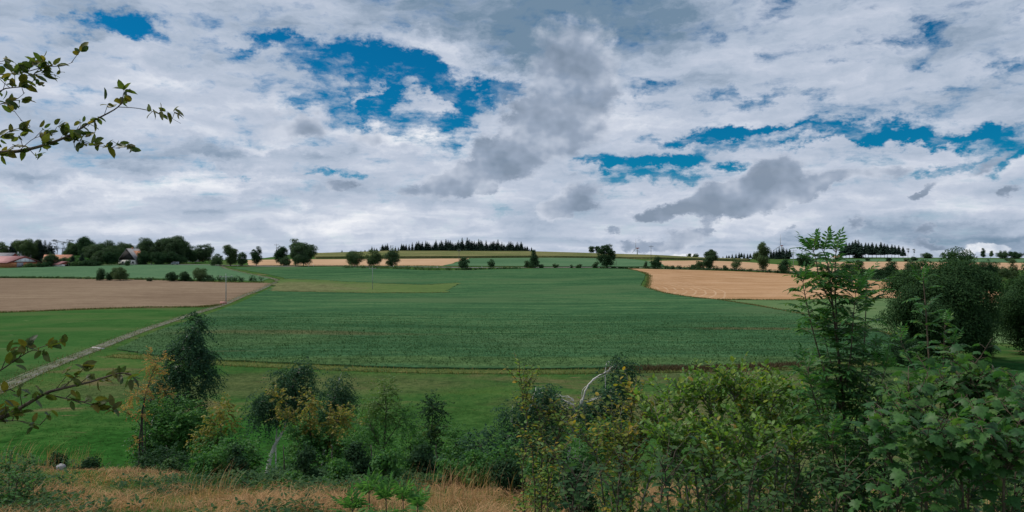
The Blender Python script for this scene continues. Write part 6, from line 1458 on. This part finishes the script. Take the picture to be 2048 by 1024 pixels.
# tall plumes
cl = [(75, 11), (150, 11.5), (155, 11.8), (30, 11.5), (845, 8.6), (885, 8.3), (905, 8.8), (930, 8.6), (985, 9), (420, 9)]
PP = []
for px, Y in cl:
    c = G(px, Y); k = rg.randint(25, 60); q = c + np.stack([rg.normal(size=k) * .16, rg.normal(size=k) * .16, 0 * np.arange(k)], 1); q[:, 2] = H(q[:, 0], q[:, 1]); PP.append(q)
P = np.vstack(PP); n = len(P)
V, Fs = blades(rg, P, rg.uniform(.25, .62, n), rg.uniform(.004, .008, n), rg.uniform(.1, .6, n), rg.normal(size=n) * .9 + .3, 4, 1.4)
stuff('tall_grass', 'pale tufts of tall grass standing out of the dry mat', V, Fs, dry_m)
# weeds among the grass
L = Leaves(); P = scatter(rg, 12000, 6.0, 13.8, -.78, .70, lambda x, y, s: np.clip(vnoise(x, y, 1.4, 3.) * 1.7 - .80 + np.where((s > -.44) & (y > 9.8), .5, 0), 0, 1))
for q in P:
    k = rg.randint(7, 15); hh = rg.uniform(.06, .22); t = rg.uniform(.2, 1, k)
    az = rg.uniform(0, 6.28, k); el = rg.uniform(-.1, .8, k)
    o = q + np.stack([np.cos(az) * .04, np.sin(az) * .04, t * hh], 1)
    L.add(o, np.stack([np.cos(az), np.sin(az), el], 1), np.array([0, 0, 1.]) + rg.normal(size=(k, 3)) * .4, rg.uniform(.03, .075, k), 'oval', .8)
by = {}
for f in L.f: by.setdefault(f.shape[1], []).append(f)
stuff('undergrowth', 'low green weeds growing through the dry grass', np.vstack(L.v), [np.vstack(x) for x in by.values()], lf_bramble)
# slope undergrowth below the trees
slope_m = grass_mat('slope_grass', [(0, (.030, .062, .022)), (.4, (.050, .088, .028)), (.75, (.075, .105, .036)), (.92, (.17, .14, .06)), (1, (.24, .18, .09))])
P = scatter(rg, 42000, 13, 40, -.8, .8, lambda x, y, s: .35 + .65 * vnoise(x, y, .9, 1.))
n = len(P); V, Fs = blades(rg, P, rg.uniform(.15, .45, n), rg.uniform(.012, .03, n), rg.uniform(.2, .9, n), rg.uniform(0, 6.28, n), 2)
stuff('slope_grass', 'rough green grass on the slope among the young trees', V, Fs, slope_m)
# pasture sward
past_m = grass_mat('pasture_grass', [(0, (.020, .062, .014)), (.45, (.034, .080, .019)), (.8, (.058, .096, .028)), (1, (.12, .125, .05))], up=.75)
P = scatter(rg, 120000, 40, 95, -.78, .78, lambda x, y, s: .3 + .7 * vnoise(x, y, .35, 1.) * vnoise(x, y, .8, 2.))
n = len(P); V, Fs = blades(rg, P, rg.uniform(.05, .16, n), rg.uniform(.03, .07, n), rg.uniform(.3, .9, n), rg.uniform(0, 6.28, n), 1)
stuff('pasture_grass', 'short green grass of the pasture', V, Fs, past_m)
# crop plants along the near half of the big field
cropp = grass_mat('crop_plants', [(0, (.022, .066, .026)), (.5, (.036, .092, .036)), (.85, (.056, .118, .046)), (1, (.10, .15, .07))], up=.7)
poly = FIELDS['crop_field']
P = scatter(rg, 260000, 92, 190, -.60, .56, None); k = inside(poly, P[:, 0], P[:, 1]); P = P[k]
P = P[rg.rand(len(P)) < (.35 + .65 * vnoise(P[:, 0], P[:, 1], .55, 1.) ) * np.clip((205 - P[:, 1]) / 60, .25, 1)]; P[:, 2] += .12
n = len(P); V, Fs = blades(rg, P, rg.uniform(.15, .42, n), rg.uniform(.10, .24, n), rg.uniform(.3, .9, n), rg.uniform(0, 6.28, n), 1)
stuff('crop_grass', 'green crop plants covering the big field', V, Fs, cropp)
# ragged growth on the field margin, dead weeds along its ditch end
def along(path, n, wid): 
    i = rg.uniform(0, len(path) - 1.001, n); a = i.astype(int); f = (i - a)[:, None]; q = path[a] * (1 - f) + path[a + 1] * f
    q = q + rg.normal(size=(n, 2)) * wid; return np.stack([q[:, 0], q[:, 1], H(q[:, 0], q[:, 1])], 1)
P = along(MGQ, 9000, .9); n = len(P); V, Fs = blades(rg, P, rg.uniform(.2, .55, n), rg.uniform(.05, .12, n), rg.uniform(.2, .7, n), rg.uniform(0, 6.28, n), 2)
stuff('margin_grass', 'yellow-green rank grass along the field margin', V, Fs, grass_mat('margin_grass', [(0, (.055, .095, .026)), (.5, (.10, .130, .036)), (.85, (.17, .165, .06)), (1, (.26, .20, .09))]))
dead = np.array([W(p, q)[:2] for p, q in ((1230, 742), (1320, 741), (1420, 740), (1520, 737), (1620, 733))])
P = along(dead, 9000, .8); n = len(P); V, Fs = blades(rg, P, rg.uniform(.3, .9, n), rg.uniform(.06, .14, n), rg.uniform(.1, .7, n), rg.uniform(0, 6.28, n), 2)
stuff('dead_weeds', 'brown dead weeds along the ditch at the field margin', V, Fs, grass_mat('dead_weeds', [(0, (.045, .036, .024)), (.5, (.080, .062, .040)), (.85, (.13, .10, .06)), (1, (.06, .085, .03))]))
# verge tufts beside the farm track
P = along(TRQ, 16000, 1.2); d = np.zeros(len(P)); keep = np.ones(len(P), bool)
off = np.abs(np.min(np.linalg.norm(P[:, None, :2] - TRQ[None, ::3], axis=2), axis=1)); P = P[(off > 1.25)]; n = len(P)
V, Fs = blades(rg, P, rg.uniform(.12, .40, n), rg.uniform(.04, .10, n), rg.uniform(.2, .8, n), rg.uniform(0, 6.28, n), 1); V[:, 2] += .04
stuff('verge_grass', 'uneven grass on the verges of the farm track', V, Fs, grass_mat('verge_grass', [(0, (.045, .085, .026)), (.5, (.085, .110, .038)), (.8, (.16, .14, .065)), (1, (.26, .21, .12))]))

# weedy edges where one field meets the next
def edge_path(pts): return np.array([W(*p)[:2] for p in pts])
edge_m = grass_mat('edge_grass', [(0, (.050, .080, .026)), (.5, (.095, .115, .038)), (.8, (.18, .155, .07)), (1, (.28, .21, .11))])
for path, cnt, wid in (([(1256, 537.5), (1288, 545), (1299, 552), (1298, 564), (1293, 576), (1325, 586), (1380, 595), (1430, 600), (1500, 600), (1640, 599), (1780, 597)], 7000, .7), ([(1440, 601), (1520, 613), (1610, 630), (1700, 650), (1790, 673)], 4500, .6),
        ([(0, 556), (200, 557.5), (350, 560.5), (525, 565.5)], 5000, .7), ([(0, 625.5), (200, 618), (400, 614.5), (440, 611)], 3500, .5), ([(560, 559), (640, 561.5), (745, 567.5), (850, 571), (918, 567)], 2500, .8), ([(560, 584), (740, 587), (893, 586)], 2500, .8), ([(500, 531.5), (700, 531.8), (886, 532.3)], 4000, .8)):
    P = along(edge_path(path), cnt, wid); n = len(P); V, Fs = blades(rg, P, rg.uniform(.2, .7, n), rg.uniform(.08, .2, n), rg.uniform(.2, .7, n), rg.uniform(0, 6.28, n), 2)
    stuff('edge_grass', 'rough grass and weeds along a field edge', V, Fs, edge_m)
